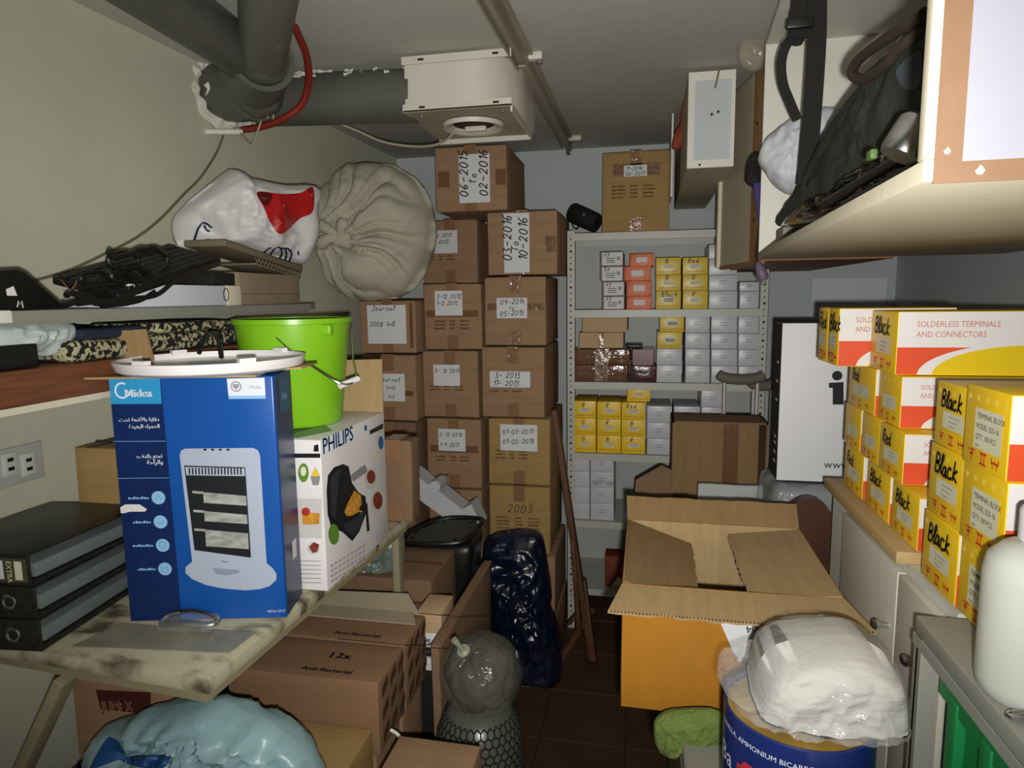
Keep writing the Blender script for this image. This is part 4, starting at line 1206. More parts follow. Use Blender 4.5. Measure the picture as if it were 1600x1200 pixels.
# keyboard
Ka, Kb = AX(186, 478, -1.045), AX(346, 405, -1.045)
Ka.z = SZ + .028; Kb.z = max(Kb.z, SZ + wz + .045)
kb = thing('keyboard', 'black computer keyboard leaning up on the white box', 'keyboard', (-1.12, Ka.y, SZ))
d = (Kb - Ka); L = d.length
fm = frame(Ka, d, Vector((-1, 0, .28)))
W(MB().soft((L, .15, .018), c=(L / 2, .075, -.009), r=.004, n=2, m=fm), 'case', M_BLACK, kb, True)
mb = MB()
for r in range(6):
    for k in range(20):
        mb.box(((k + .6) * L / 20.5, .014 + r * .022 + (.004 if r == 5 else 0), .002), (L / 20.5 * .82, .018, .006), fm)
tag(W(mb, 'keys', mat('key_black', '1C1B1A', .55, .1), kb), kind='stuff')
# black cables
rnd = random.Random(4)
M_CAB = mat('black_cable', '141210', .45, .1)
cb = thing('cable_bundle', 'tangled bundle of coiled black cables lying over the keyboard', 'cable', (-1.14, 1.2, SZ))
def loop_at(px, py, rx, ry, x, turns, wob, nm='cable_loop', r=.0042, tilt=0):
    pts = []
    for i in range(turns * 14):
        t = i / 14 * 2 * PI
        q = AX(px + rx * math.cos(t + tilt) * (1 + rnd.uniform(-wob, wob)), py + ry * math.sin(t) * (1 + rnd.uniform(-wob, wob)), x - .004 * i / 14)
        pts.append(q)
    return W(MB().tube(smoothpath(pts, 3), r, 7), nm, M_CAB, cb, True)
loop_at(192, 408, 24, 13, -1.06, 2, .10); loop_at(238, 410, 24, 20, -1.07, 3, .08, r=.0055); loop_at(150, 434, 22, 9, -1.07, 3, .10)
loop_at(204, 430, 28, 13, -1.055, 2, .15, r=.006); loop_at(178, 456, 58, 12, -1.06, 2, .16, r=.006); loop_at(186, 442, 26, 16, -1.065, 3, .18, r=.007)
for s in ([(98, 478), (130, 470), (170, 476), (215, 470), (240, 455)], [(103, 462), (112, 458), (128, 464), (150, 474)], [(168, 393), (180, 402), (200, 398), (222, 390), (238, 396)], [(160, 480), (200, 455), (250, 440), (300, 415)], [(120, 474), (180, 468), (240, 462), (270, 440)]):
    W(MB().tube(smoothpath([AX(x, max(10, y), -1.05 - .004 * rnd.random()) for x, y in s], 5), .006, 7), 'cable_run', M_CAB, cb, True)
for s in ([(110, 454), (102, 445), (95, 437)], [(112, 452), (118, 444), (120, 438)]):
    W(MB().tube([AX(x, y, -1.05) for x, y in s], .0012, 5), 'bare_wire', mat('copper_wire', '6A4A34', .5), cb)

# ------------------------------------------------------------------ on the wooden ledge
LZ = ZL1 + .002
p0, p1 = AX(96, 540, -1.07), AX(360, 545, -1.07)
M_QUILT = mat('quilt_pattern', '14130F', .9, .1, 95, c2='A59E7C', thr=(.50, .55))
qh = AX(230, 506, -1.07).z - LZ
qt = thing('folded_quilt', 'folded black quilt with cream floral pattern on the wooden ledge', 'bedding', (-1.15, (p0.y + p1.y) / 2, LZ))
MB().soft((.2, p1.y - p0.y, qh * .62), c=(0, 0, qh * .31), r=.014, amp=.004, fr=12, seed=2, n=12).build('lower_fold', M_QUILT, qt, True)
MB().soft((.19, (p1.y - p0.y) * .52, qh * .4), c=(.004, (p1.y - p0.y) * .22, qh * .82), r=.012, amp=.003, fr=14, seed=4, n=10).build('upper_fold', M_QUILT, qt, True)
MB().soft((.18, (p1.y - p0.y) * .34, qh * .34), c=(0, -(p1.y - p0.y) * .26, qh * .78), r=.01, amp=.004, fr=12, seed=6, n=8).build('navy_fold', mat('navy_cloth', '1C2436', .9, .15), qt, True)
p2 = AX(374, 520, -1.08)
o = MB().soft((.16, .13, qh * .95), c=(0, 0, qh * .475), r=.012, amp=.003, fr=15, seed=9, n=6).build('black_cloth', M_BLACKM, None, True, loc=(-1.13, p1.y + .085, LZ)); tag(o, 'folded black cloth between the patterned quilt and the green bucket', 'cloth')
b0, b1 = AX(0, 550, -1.06), AX(55, 536, -1.06)
bb = thing('black_box', 'flat black box at the near end of the wooden ledge', 'box', (-1.12, b1.y - .14, LZ))
MB().soft((.13, .28, b1.z - LZ), c=(0, 0, (b1.z - LZ) / 2), r=.003, n=1).build('case', M_BLACK, bb, True)
MB().box2((.0652, -.13, (b1.z - LZ) * .6), (.066, .13, (b1.z - LZ) * .63)).build('lid_line', M_INK, bb)
mb, hit = inflate_v([(-40, 515), (0, 506), (50, 503), (98, 503), (106, 512), (104, 528), (92, 548), (75, 556), (55, 558), (-40, 558)], (-1.10, .6), (-1.10, 1.6), .035, .03, amp=.012, fr=16, seed=3, zmin=LZ)
o = W(mb, 'white_plastic_bag', mat('bag_white_thin', 'B4BCBC', .4, .05, 8, .4, 30, spec=.5), None, True, base=(-1.10, 1.05, LZ)); tag(o, 'crumpled white plastic bag lying behind the flat black box', 'bag')

# ------------------------------------------------------------------ white carrier bag with red inside
A2, B2 = (-1.225, 1.66), (-1.00, 2.10)
mb, hit = inflate_v([(271, 352), (282, 328), (305, 305), (345, 275), (362, 265), (385, 280), (440, 289), (488, 291), (493, 320), (490, 370), (482, 398), (470, 413), (440, 404), (400, 396), (345, 388), (300, 394), (278, 384)], A2, B2, .085, .07, amp=.030, fr=7, seed=5, center=(375, 345), rings=24, sub=3)
base = basez(mb)
wbag = thing('white_carrier_bag', 'white plastic carrier bag with red lining showing, on the wall shelf', 'bag', base)
M_BAGW = mat('bag_white', 'C9C6C6', .45, .04, 6, .25, 25, spec=.4)
tree = bvh(mb)
W(mb, 'bag_body', M_BAGW, wbag, 'all')
patch(tree, [(402, 300), (440, 303), (470, 301), (489, 293), (489, 330), (468, 342), (440, 366), (424, 350), (412, 324)], 'red_lining', mat('red_plastic', 'B01A1C', .4, .2, 12, .3, 25), wbag, .009)
patch(tree, [(402, 301), (425, 303), (422, 318), (412, 320)], 'red_fold', mat('red_plastic_dark', '5A0C10', .5, .1), wbag, .011)
M_NAVYI = mat('navy_ink', '1B2340', .5, .05)
for s in ([(303, 386), (304, 374), (313, 352), (320, 349), (331, 357)], [(318, 352), (323, 360), (328, 362)], [(304, 384), (312, 391), (322, 391)], [(325, 372), (324, 382)], [(410, 396), (418, 388), (424, 386)], [(422, 398), (428, 388), (436, 386), (440, 394), (436, 404)], [(436, 390), (442, 387), (447, 394), (446, 406)], [(444, 388), (450, 388), (455, 396), (452, 408)], [(465, 392), (466, 398)]):
    stroke(tree, s, .006, 'blue_print', M_NAVYI, wbag, lift=.003)
# ------------------------------------------------------------------ big cloth sack
Ys = 2.62
kx, kz = (lambda q: (q.x, q.z))(AY(536, 374, Ys))
def sackfold(q, t, side):
    if side > 0: return 0.0
    dx, dz = q.x - kx, q.z - kz; rho = math.hypot(dx, dz); ph = math.atan2(dz, dx)
    wv = noise.noise(Vector((ph * 1.3, rho * 5, 3))) * 1.6
    s = abs(math.sin(ph * 5.5 + wv * 1.7)); s2 = abs(math.sin(ph * 11 + wv * 3 + 1))
    k = min(1, rho / .07) * (1 - min(1, max(0, (t - .82) / .18)) * .75)
    return (-(1 - s) ** 2.2 * .058 - (1 - s2) ** 2.5 * .024 + .03 * noise.noise(Vector((q.x * 7, q.z * 7, 5)))) * k * (1 - .5 * min(1, rho / .4)) - .035 * math.exp(-(rho / .045) ** 2) + .016 * math.exp(-((rho - .06) / .035) ** 2)
mb = inflate(pxo([(501, 318), (511, 292), (540, 264), (562, 255), (610, 257), (632, 268), (655, 284), (672, 318), (679, 360), (672, 400), (655, 438), (630, 462), (590, 474), (552, 468), (524, 448), (508, 410), (500, 380), (497, 345)], Ys), .21, .2, Ys, center=AY(585, 366, Ys).xz[:], amp=.010, fr=6, seed=8, fold=sackfold, rings=34, sub=9)
zt = span(564, 470, 650, 552, 2.66)[3]
for v in mb.v:
    if v.z < zt + .008 and v.y > 2.60: v.z = zt + .008
sk_ = thing('cloth_sack', 'big bulging off-white cloth sack tied in a knot on the cartons', 'sack', (AY(590, 470, Ys).x, Ys, zt + .008))
tree = bvh(mb)
M_SACK = mat('sack_cloth', 'B2AE9C', .9, .06, 7, .25, 60, spec=.2)
W(mb, 'sack_body', M_SACK, sk_, 'all')
kp, kn = draw_on(tree, [(534, 374), (536, 375)], sm=False)
k0 = kp[0]
W(MB().soft((.07, .05, .06), c=k0 + Vector((0, .005, 0)), r=.02, amp=.016, fr=30, seed=3, n=6), 'knot', M_SACK, sk_, True)
for dx, dz, L in ((-.09, .055, 1), (-.085, -.02, 1), (.02, .06, .6)):
    e = k0 + Vector((dx, -.012, dz))
    W(MB().tube(smoothpath([k0, k0.lerp(e, .5) + Vector((0, -.02, .01)), e], 5), [.02, .02, .019, .018, .018, .02, .022, .024, .026, .026, .022], 10), 'knot_tail', M_SACK, sk_, True)

# ------------------------------------------------------------------ cable on the left wall
def on_lwall(px, py, off=.006):
    A = LW0; n = Vector((dl.y, -dl.x, 0)); r = ray(px, py)
    return CAM + r * (n.dot(A - CAM) / n.dot(r)) + n * off
pts = [on_lwall(x, y) for x, y in ((347, 210), (335, 240), (310, 278), (285, 303), (250, 340), (212, 370), (170, 392), (110, 420), (50, 438), (-20, 450))]
o = W(MB().tube(smoothpath(pts, 5), .0035, 6), 'wall_cable', mat('cable_olive', '6B6650', .6, .1), None, True, base=tuple(pts[0])); tag(o, 'thin olive cable sagging across the left wall', 'cable')

# ------------------------------------------------------------------ ventilation pipes
M_DUCT = mat('duct_grey', '55564F', .45, .12, 5, .08, 20, spec=.4)
M_DUCTD = mat('duct_dark', '38392F', .5, .15, 5)
M_PLAST = mat('plaster_white', 'C9C8BE', .9, .06, 14, .5, 40)
vp = thing('ventilation_pipes', 'dark grey ventilation pipes joining at the left wall under the ceiling', 'pipe', tuple(AY(385, 205, 1.95)))
Yd = 2.05
w0 = on_lwall(345, 146, -.02)
J = AY(398, 140, 1.90)
def pipe(p, q, r, nm, m=M_DUCT, seg=28, extra=None):
    return W(MB().tube([p, Vector(p).lerp(q, .5), q], r, seg), nm, m, vp, True)
pipe(w0, J + (J - w0).normalized() * .0, .088, 'wall_branch')
W(MB().soft((.17, .17, .17), c=J, r=.084, n=2), 'joint_body', M_DUCT, vp, True)
d0, d1 = AY(405, 158, Yd), AY(650, 150, Yd)
pipe(d0, d1, .078, 'long_duct')
c0, c1 = AY(388, 140, 1.93), AY(410, 92, 1.76)
pipe(c0, c1, .088, 'collar')
e1 = AY(425, -70, 1.24)
pipe(c0.lerp(c1, .6), c1 + (e1 - c1).normalized() * .02, .072, 'socket_ring', M_DUCTD)
pipe(c1, e1, .062, 'upper_pipe', mat('duct_worn', '64645A', .5, .15, 6, c2='8A8E88', thr=(.62, .72)))
f0, f1 = AY(398, 96, 1.84), AY(140, -82, 1.10)
pipe(f0, f1, .066, 'side_pipe')
pipe(f0, f0.lerp(f1, .15), .074, 'side_socket', M_DUCTD)
# plaster round the hole and paint flakes
rg = w0 + Vector((.045, -.012, 0)); ax = (J - w0).normalized(); rnd = random.Random(2)
ringp = []
fm = frame(rg, Vector((0, 0, 1)).cross(ax), Vector((0, 0, 1)))
for i in range(36):
    t = i / 36 * 2 * PI; r = .102 + rnd.uniform(-.006, .014)
    ringp.append(fm @ Vector((r * math.cos(t), min(r * math.sin(t), .05), rnd.uniform(-.004, .006))))
W(MB().tube(ringp, [.019 + rnd.uniform(-.005, .008) for _ in ringp], 7, closed=True), 'plaster_ring', M_PLAST, vp, True)
mb = MB(); rnd = random.Random(12)
for k in range(34):
    t = rnd.random() ** 1.4; p = d0.lerp(d1, .06 + .94 * t); an = rnd.uniform(-.1, .55)
    q = p + Vector((0, -.0785 * math.cos(an + .8), .0785 * math.sin(an + .8)))
    mb.soft((rnd.uniform(.006, .05), .004, rnd.uniform(.003, .012)), c=q, r=.0015, n=4, amp=.006, fr=60, seed=k)
tag(W(mb, 'paint_flakes', M_PLAST, vp, True), kind='stuff')
for (px_, py_, l) in ((424, 68, .05), (355, 82, .035), (322, 130, .03)):
    q = AY(px_, py_, 1.74)
    W(MB().strip(smoothpath([q, q + Vector((.006, 0, -l * .5)), q + Vector((-.012, .01, -l))], 4), (0, -1, 0), [.016, .015, .014, .012, .01, .008, .006, .004, .002]), 'paint_peel', M_PLAST, vp)
# red hose
pts = [AY(x, y, Y) for x, y, Y in ((440, -10, 1.62), (462, 45, 1.72), (479, 88, 1.82), (482, 130, 1.9), (470, 165, 1.93), (440, 187, 1.93), (405, 199, 1.95), (378, 203, 1.98))]
o = W(MB().tube(smoothpath(pts, 7), .0105, 12), 'red_hose', mat('red_rubber', '7A2418', .45, .12, 12), None, True, base=tuple(pts[-1])); tag(o, 'red rubber hose looping beside the ventilation pipes', 'hose')
# white conduit stub and wires
cd = thing('conduit_stub', 'short white conduit with loose wires below the pipe joint', 'conduit', tuple(on_lwall(322, 207)))
W(MB().tube([on_lwall(318, 206, .004), AY(378, 206, 1.97)], .009, 10), 'conduit', M_WHITEP, cd, True)
W(MB().soft((.07, .05, .03), c=on_lwall(345, 193, .03), r=.01, amp=.008, fr=40, n=4), 'plaster_lump', M_PLAST, cd, True)
M_WIRE = mat('wire_beige', '9A917A', .6, .1)
for s in ([(423, 140, 1.93), (416, 165, 1.93), (398, 218, 1.93), (391, 225, 1.93), (376, 208, 1.95)], [(430, 145, 1.94), (427, 165, 1.94), (427, 188, 1.94)], [(417, 142, 1.93), (420, 165, 1.93), (418, 185, 1.93)]):
    W(MB().tube(smoothpath([AY(*q) for q in s], 5), .0028, 6), 'wire', M_WIRE, cd, True)
pts = [AY(x, y, Y) for x, y, Y in ((528, 192, 2.1), (560, 205, 2.12), (600, 222, 2.14), (650, 229, 2.14), (685, 225, 2.12), (705, 212, 2.1), (708, 200, 2.1))]
o = W(MB().tube(smoothpath(pts, 6), .004, 7), 'fan_cable', M_WIRE, None, True, base=tuple(pts[0])); tag(o, 'beige cable hanging from the duct to the fan housing', 'cable')

# ------------------------------------------------------------------ exhaust fan under the ceiling
fx0, fx1 = AY(631, 130, 1.97).x, AY(797, 130, 1.97).x
fzt, fzb = ZC - .008, AY(650, 172, 1.97).z
fy0, fy1 = 1.97, 2.33
fan = thing('exhaust_fan', 'white scroll shaped exhaust fan hung from the ceiling', 'fan', ((fx0 + fx1) / 2, 2.15, fzb - .02))
M_FAN = mat('fan_white', 'C6C2B6', .45, .05, 7, .05, 30)
wd = fx1 - fx0
prof = [(fx0, fy0 + .008), (fx0 + wd * .55, fy0 + .008)] + [(fx0 + wd * .55 + wd * .48 * math.sin(t), fy0 + .008 + .2 * (1 - math.cos(t))) for t in [i * PI / 20 for i in range(1, 11)]] + [(fx0 + wd * 1.03, fy1), (fx0, fy1)]
W(MB().prism(prof, fzt - fzb, z0=fzb), 'scroll_housing', M_FAN, fan, True)
def plate(z0, z1, lip):
    mb = MB().box2((fx0 - .006, fy0, z0), (fx1 + .006, fy1 + .01, z1))
    mb.box2((fx0 - .006, fy0 - .003, z0 - lip if lip > 0 else z0), (fx1 + .006, fy0, z1 if lip > 0 else z1 - lip))
    return mb
for (za, zb_) in ((fzt - .022, fzt), (fzb - .004, fzb + .018)):
    fl = W(MB().box2((fx0 - .006, fy0, za), (fx1 + .004, fy0 + .006, zb_)), 'flange', M_FAN, fan)
    for u in (.14, .84):
        W(MB().box2((fx0 + wd * u, fy0 - .001, (za + zb_) / 2 - .003), (fx0 + wd * u + .018, fy0 + .001, (za + zb_) / 2 + .003)), 'slot', M_INK, fl)
bp = MB(); n = 32; cx, cy = fx0 + wd * .52, (fy0 + fy1) / 2 - .01
W(MB().box2((fx0 - .004, fy0, fzb - .006), (fx1 + .004, fy1, fzb)), 'base_plate', mat('fan_base', 'A09684', .55, .12, 9), fan)
fl = W(MB().box2((fx0 - .004, fy1 - .006, fzb - .022), (fx1 + .006, fy1, fzb)), 'flange', M_FAN, fan)
fl = W(MB().box2((fx1, fy0, fzb - .022), (fx1 + .006, fy1, fzb)), 'flange', M_FAN, fan)
W(MB().lathe([(.098, -.003), (.094, -.016), (.074, -.010), (.066, .002)], 32, Matrix.Translation((cx, cy, fzb - .006))), 'inlet_ring', M_FAN, fan, True)
W(MB().lathe([(.0001, 0), (.066, 0)], 32, Matrix.Translation((cx, cy, fzb - .0085))), 'inlet_opening', mat('inlet_dark', '3A2414', .8, .3), fan)  # flat dark brown disc drawn in place of the open inlet hole
W(MB().soft((.07, .022, .02), c=(cx, cy + .03, fzb - .014), r=.006, n=2), 'motor_bracket', M_FAN, fan, True)
for (u, v) in ((.12, .12), (.9, .12), (.12, .9), (.9, .9)):
    W(MB().tube([(fx0 + wd * u, fy0 + (fy1 - fy0) * v, fzb - .006), (fx0 + wd * u, fy0 + (fy1 - fy0) * v, fzb - .011)], .006, 8), 'bolt', M_STEEL, fan)

# ------------------------------------------------------------------ ceiling rail
rl = thing('ceiling_rail', 'long grey steel rail with lugs fixed to the ceiling', 'rail', (-.37, 2.1, ZC - .05))
M_RAIL = mat('rail_steel', '9A9484', .5, .12, 7, stretch=(1, .1, 1), c2='7A6C58', thr=(.5, .65))
W(MB().box2((-.398, .6, ZC - .03), (-.392, 3.22, ZC)).box2((-.398, .6, ZC - .006), (-.36, 3.22, ZC)), 'rail_angle', M_RAIL, rl)
W(MB().box2((-.356, .6, ZC - .045), (-.349, 3.20, ZC)).box2((-.356, .6, ZC - .012), (-.335, 3.20, ZC - .006)), 'rail_angle', M_RAIL, rl)
W(MB().box2((-.392, 2.1, ZC - .02), (-.356, 3.20, ZC - .014)), 'rail_web', M_RAIL, rl)
for (px_, py_) in ((840, 88), (903, 216)):
    q = AZ(px_, py_, ZC - .012)
    lg_ = W(MB().soft((.055, .03, .022), c=(q.x - .012, q.y, ZC - .012), r=.004, n=1), 'lug', M_FAN, rl, True)
    W(MB().tube([(q.x + .006, q.y, ZC - .02), (q.x + .006, q.y, ZC - .034)], .009, 12), 'screw', M_STEEL, lg_, True)
W(MB().tube([(-.367, 3.19, ZC - .02), (-.367, 3.22, ZC - .055)], .009, 10), 'end_pin', M_STEEL, rl, True)
# ------------------------------------------------------------------ grey steel shelf with green crates
GZ = 1.05
M_GREY = mat('steel_grey_paint', '9C9C92', .45, .06, 6, spec=.4)
gs = thing('steel_shelf', 'grey steel shelf unit at the right edge holding green crates', 'shelf', (.75, .77, 0))
W(MB().soft((.68, .68, .028), c=(.76, .75, GZ - .014), r=.003, n=1), 'top_shelf', M_GREY, gs, True)
W(MB().soft((.66, .64, .02), c=(.76, .75, .56), r=.003, n=1), 'lower_shelf', M_GREY, gs, True)
for x, y in ((.434, 1.076), (.434, .43), (1.085, 1.076), (1.085, .43)):
    W(MB().box2((x - .014, y - .003, 0), (x + .014, y + .003, GZ - .028)).box2((x - .014, y - .014, 0), (x - .010, y + .012, GZ - .028)), 'post', M_GREY, gs)
W(MB().box2((.418, .41, GZ - .045), (.421, 1.09, GZ - .028)), 'edge_lip', M_GREY, gs)
M_GREEN = mat('green_plastic', '1F8F4E', .4, .06, 6, spec=.5)
def crate(y0, y1, label):
    t = thing('green_crate', label, 'crate', (.66, (y0 + y1) / 2, .571))
    L, Wd, Hh = y1 - y0, .40, .40
    for s in (-1, 1):
        MB().box2((s * Wd / 2 - (.006 if s > 0 else 0), -L / 2, 0), (s * Wd / 2 + (.006 if s < 0 else 0), L / 2, Hh)).build('long_wall', M_GREEN, t)
        MB().box2((-Wd / 2, s * L / 2 - (.006 if s > 0 else 0), 0), (Wd / 2, s * L / 2 + (.006 if s < 0 else 0), Hh)).build('end_wall', M_GREEN, t)
    MB().box2((-Wd / 2, -L / 2, 0), (Wd / 2, L / 2, .006)).build('base', M_GREEN, t)
    MB().box2((-Wd / 2 - .012, -L / 2 - .003, Hh - .03), (-Wd / 2, L / 2 + .003, Hh)).build('rim', M_GREEN, t)
    for u in (-.47, -.05, .28):
        MB().soft((.016, .03, Hh * .62), c=(-Wd / 2 - .007, L * u + .02, Hh * .66), r=.003, n=1).build('rib', M_GREEN, t, True)
    MB().soft((.012, L * .3, .025), c=(-Wd / 2 - .005, L * .15, Hh * .45), r=.003, n=1).build('rib', M_GREEN, t, True)
crate(.76, 1.055, 'green plastic crate at the far end under the grey shelf')
crate(.45, .752, 'green plastic crate nearest the camera under the grey shelf')

# ------------------------------------------------------------------ white base cabinet with knobs, plank on top
bcab = thing('base_cabinet', 'white base cabinet with round metal knobs beside the open carton', 'cabinet', (.8, 1.47, 0))
W(MB().box2((.49, 1.115, .06), (1.10, 1.83, 1.045)), 'body', M_WHITEP, bcab)
M_DOOR = mat('door_white', 'CFCBBE', .45, .03, 6)
kn = [AX(1388, 998, .455), AX(1420, 1033, .455)]
gy = AX(1403, 930, .475).y
for (y0, y1, k) in ((gy + .003, gy + .36, kn[0]), (1.118, gy - .003, kn[1])):
    dr = W(MB().soft((.016, y1 - y0, .94), c=(.481, (y0 + y1) / 2, .555), r=.002, n=1), 'door', M_DOOR, bcab, True)
    ky = min(max(k.y, y0 + .03), y1 - .03)
    W(MB().lathe([(.005, 0), (.005, .012), (.009, .017), (.0105, .024), (.007, .029), (.0005, .030)], 16, frame((.473, ky, k.z), (0, 1, 0), (0, 0, 1)) @ Matrix.Rotation(PI, 4, 'X')), 'knob', M_SILVER, dr, True)
W(MB().box2((.50, 1.12, 0), (1.09, 1.82, .06)), 'plinth', M_BLACKM, bcab)
pk = MB().soft((.62, .52, .024), c=(0, 0, .012), r=.002, n=2).build('wooden_plank', mat('pine_plank', 'B99C6C', .6, .1, 5, .05, 30, stretch=(14, 1, 14)), None, True, loc=(.775, 1.57, 1.046)); tag(pk, 'pale pine plank on the white cabinet under the yellow cartons', 'plank')
PZ = 1.0705
# ------------------------------------------------------------------ yellow cartons of terminals
M_STAR = mat('star_print', 'F6E067', .5, .03)
def terminal_box(label, x, y0, y1, z, h, kind='hw', word='Black', L=.30, seed=0, rz=0.0):
    d = y1 - y0; w = L
    t = thing('terminal_carton', label, 'box', (x + w / 2, (y0 + y1) / 2, z), rz, 'yellow terminal cartons on the right')
    MB().soft((w, d, h), c=(0, 0, h / 2), r=.002, n=1).build('body', M_YEL, t, True)
    fr = face(w, d, h, 'front')
    wp = decal(rect(.0015, .0015, w - .0015, h - .0015), fr, M_WHITE, t, 'side_print', .0004)
    decal([(.0015, .0015), (w - .0015, .0015), (w - .0015, h * .44), (.0015, h * .44)], fr, M_RED, wp, 'red_band', .0007)
    def ell(rx, ry, n=24):
        cx = .245
        pts = [(cx - rx * math.cos(i * PI / 2 / n), ry * math.sin(i * PI / 2 / n)) for i in range(n + 1)]
        pts = [(p[0], min(p[1], h - .0015)) for p in pts] + [(w - .0015, min(ry * .93, h - .0015)), (w - .0015, .0015)]
        return [(p[0], max(p[1], .0015)) for p in pts]
    decal(ell(.205, h * .52), fr, M_WHITE, wp, 'white_curve', .0010)
    decal(ell(.178, h * .475), fr, mat('yellow_print2', 'DDBF1C', .4, .03), wp, 'yellow_curve', .0013)
    text('SOLDERLESS TERMINALS', fr, .035, h * .76, h * .13, mat('pink_print', 'C2705C', .5), wp, .0008, sx=.82)
    text('AND CONNECTORS', fr, .035, h * .60, h * .13, mat('pink_print', 'C2705C'), wp, .0008, sx=.82)
    fl = face(w, d, h, 'left')
    rnd = random.Random(seed)
    mb = MB()
    for k in range(5):
        c = ((.1 + .2 * k) * d, h * .86); pts = []
        for i in range(10):
            r = .0065 if i % 2 == 0 else .003
            pts.append((c[0] + r * math.sin(i * PI / 5), c[1] + r * math.cos(i * PI / 5)))
        mb.poly(pts, fl, z=.0007)
    tag(mb.build('star_row', M_STAR, t, fix=False), kind='stuff')
    big = kind == 'term'
    lb = decal(rect(d * (.24 if not big else .26), h * (.30 if not big else .24), d * (.82 if not big else .88), h * (.56 if not big else .74)), fl, M_YLAB, t, 'sticker', .0010)
    if big:
        for i, s in enumerate(('TERMINAL BLOCK', 'MODEL: E25-16', 'QTY: 100 PCS')):
            text(s, fl, d * .31, h * (.62 - .13 * i), h * .095, M_INK, lb, .0014, sx=.80 * d / .12)
        text('MAT: NYLON'[:4], fl, d * .31, h * .26, h * .05, M_INK, lb, .0014)
    else:
        mb = MB()
        for r in range(3):
            for k in range(5 - r):
                mb.poly(rect(d * .42 + k * .008, h * (.48 - r * .07), d * .42 + k * .008 + .005, h * (.50 - r * .07)), fl, z=.0014)
        tag(mb.build('sticker_print', M_FAINT, lb, fix=False), kind='stuff')
        if word: hand(word, fl, d * .16, h * .62, h * .27, M_INK, t, .0016, .17, adv=.56, slant=.12, seed=seed)
    # three red trade marks along the foot
    s = h * .13
    for i, st in enumerate(([(0, 1), (1, 1)], [(0, 0), (1, 0)], [(0, 1), (.3, 0), (.5, .8), (.7, 0), (1, 1)])):
        x0 = d * (.16 + .27 * i); mb = MB()
        if i == 0: ss = [[(0, 1), (1, 1)], [(.5, 1), (.5, 0)], [(.2, .6), (.8, .6)]]
        elif i == 1: ss = [[(0, 1), (1, 1)], [(0, 0), (1, 0)], [(.3, 0), (.3, 1)], [(.7, 0), (.7, 1)]]
        else: ss = [[(0, 1), (.25, 0), (.5, 1), (.75, 0), (1, 1)], [(0, .6), (1, .6)]]
        for q in ss:
            mb.strip([(x0 + p[0] * s * 1.3, h * .07 + p[1] * s, .0012) for p in q], (0, 0, 1), s * .2, fl)
        mb.build('trade_mark', M_RED, t, fix=False)
    return t
rows = [GZ + .0015 + i * .1205 for i in range(3)]
for i, z in enumerate(rows):
    nm = ['bottom', 'middle', 'top'][i]
    terminal_box('yellow TERMINAL BLOCK carton nearest the camera, %s of three' % nm, .49 - .004 * i, .995, 1.122, z, .1195, 'term', seed=i)
    terminal_box('yellow carton with Black scrawled, %s of three beside TERMINAL BLOCK cartons' % nm, .488 + .003 * i, 1.126, 1.258, z, .1195 - .012 * (i == 2), 'hw', 'Black', seed=i + 5)
TB = [
 ('yellow carton marked Black standing at the plank near end', .500, 1.315, 1.450, PZ, .102, 'Black'),
 ('yellow carton marked Black on the plank, second from its near end', .500, 1.465, 1.610, PZ, .102, 'Black'),
 ('yellow carton marked Red at the far end of the plank', .500, 1.640, 1.785, PZ, .102, 'Red'),
 ('yellow carton marked Red, second layer over the plank near end', .498, 1.400, 1.538, PZ + .1035, .102, 'Red'),
 ('yellow carton with hidden marking, middle of the second layer', .500, 1.545, 1.665, PZ + .1035, .102, None),
 ('yellow carton without scrawl, far end of the second layer', .500, 1.675, 1.800, PZ + .1035, .102, None),
 ('yellow carton marked Red in the third layer beneath SOLDERLESS TERMINALS carton', .500, 1.590, 1.785, PZ + .207, .105, 'Red'),
 ('yellow carton marked Black topmost, SOLDERLESS TERMINALS readable on its side', .497, 1.470, 1.628, PZ + .3135, .128, 'Black'),
 ('narrow yellow carton marked Black overhanging the white box, topmost layer', .430, 1.634, 1.722, PZ + .3135, .132, 'Black'),
 ('narrow yellow carton marked Red, farthest of the topmost layer', .430, 1.726, 1.812, PZ + .3135, .132, 'Red'),
]
for i, (lab, x, y0, y1, z, h, wd_) in enumerate(TB):
    terminal_box(lab, x, y0, y1, z, h, 'hw', wd_, L=.24 if x < .45 else (.42 if 'SOLDERLESS TERMINALS readable' in lab else .30), seed=i + 20)
terminal_box('yellow carton marked Red, third layer under the topmost SOLDERLESS carton', .505, 1.452, 1.584, PZ + .207, .105, 'hw', None, seed=44)
# carton with its yellow end turned to the camera
t = thing('terminal_carton', 'open white and yellow carton lying behind the topmost row at right', 'box', (.775, 1.715, PZ + .3135), 0, 'yellow terminal cartons on the right')
MB().soft((.16, .15, .125), c=(0, 0, .0625), r=.002, n=1).build('body', M_WHITE, t, True)
fr = face(.16, .15, .125, 'front')
decal(rect(.02, .01, .15, .112), fr, M_YEL, t, 'end_print', .0006)
MB().strip([(p[0], p[1], .0012) for p in disc(.055, .10, .008, 14)] , (0, 0, 1), .003, fr).build('scrawl', M_INK, t, fix=False)

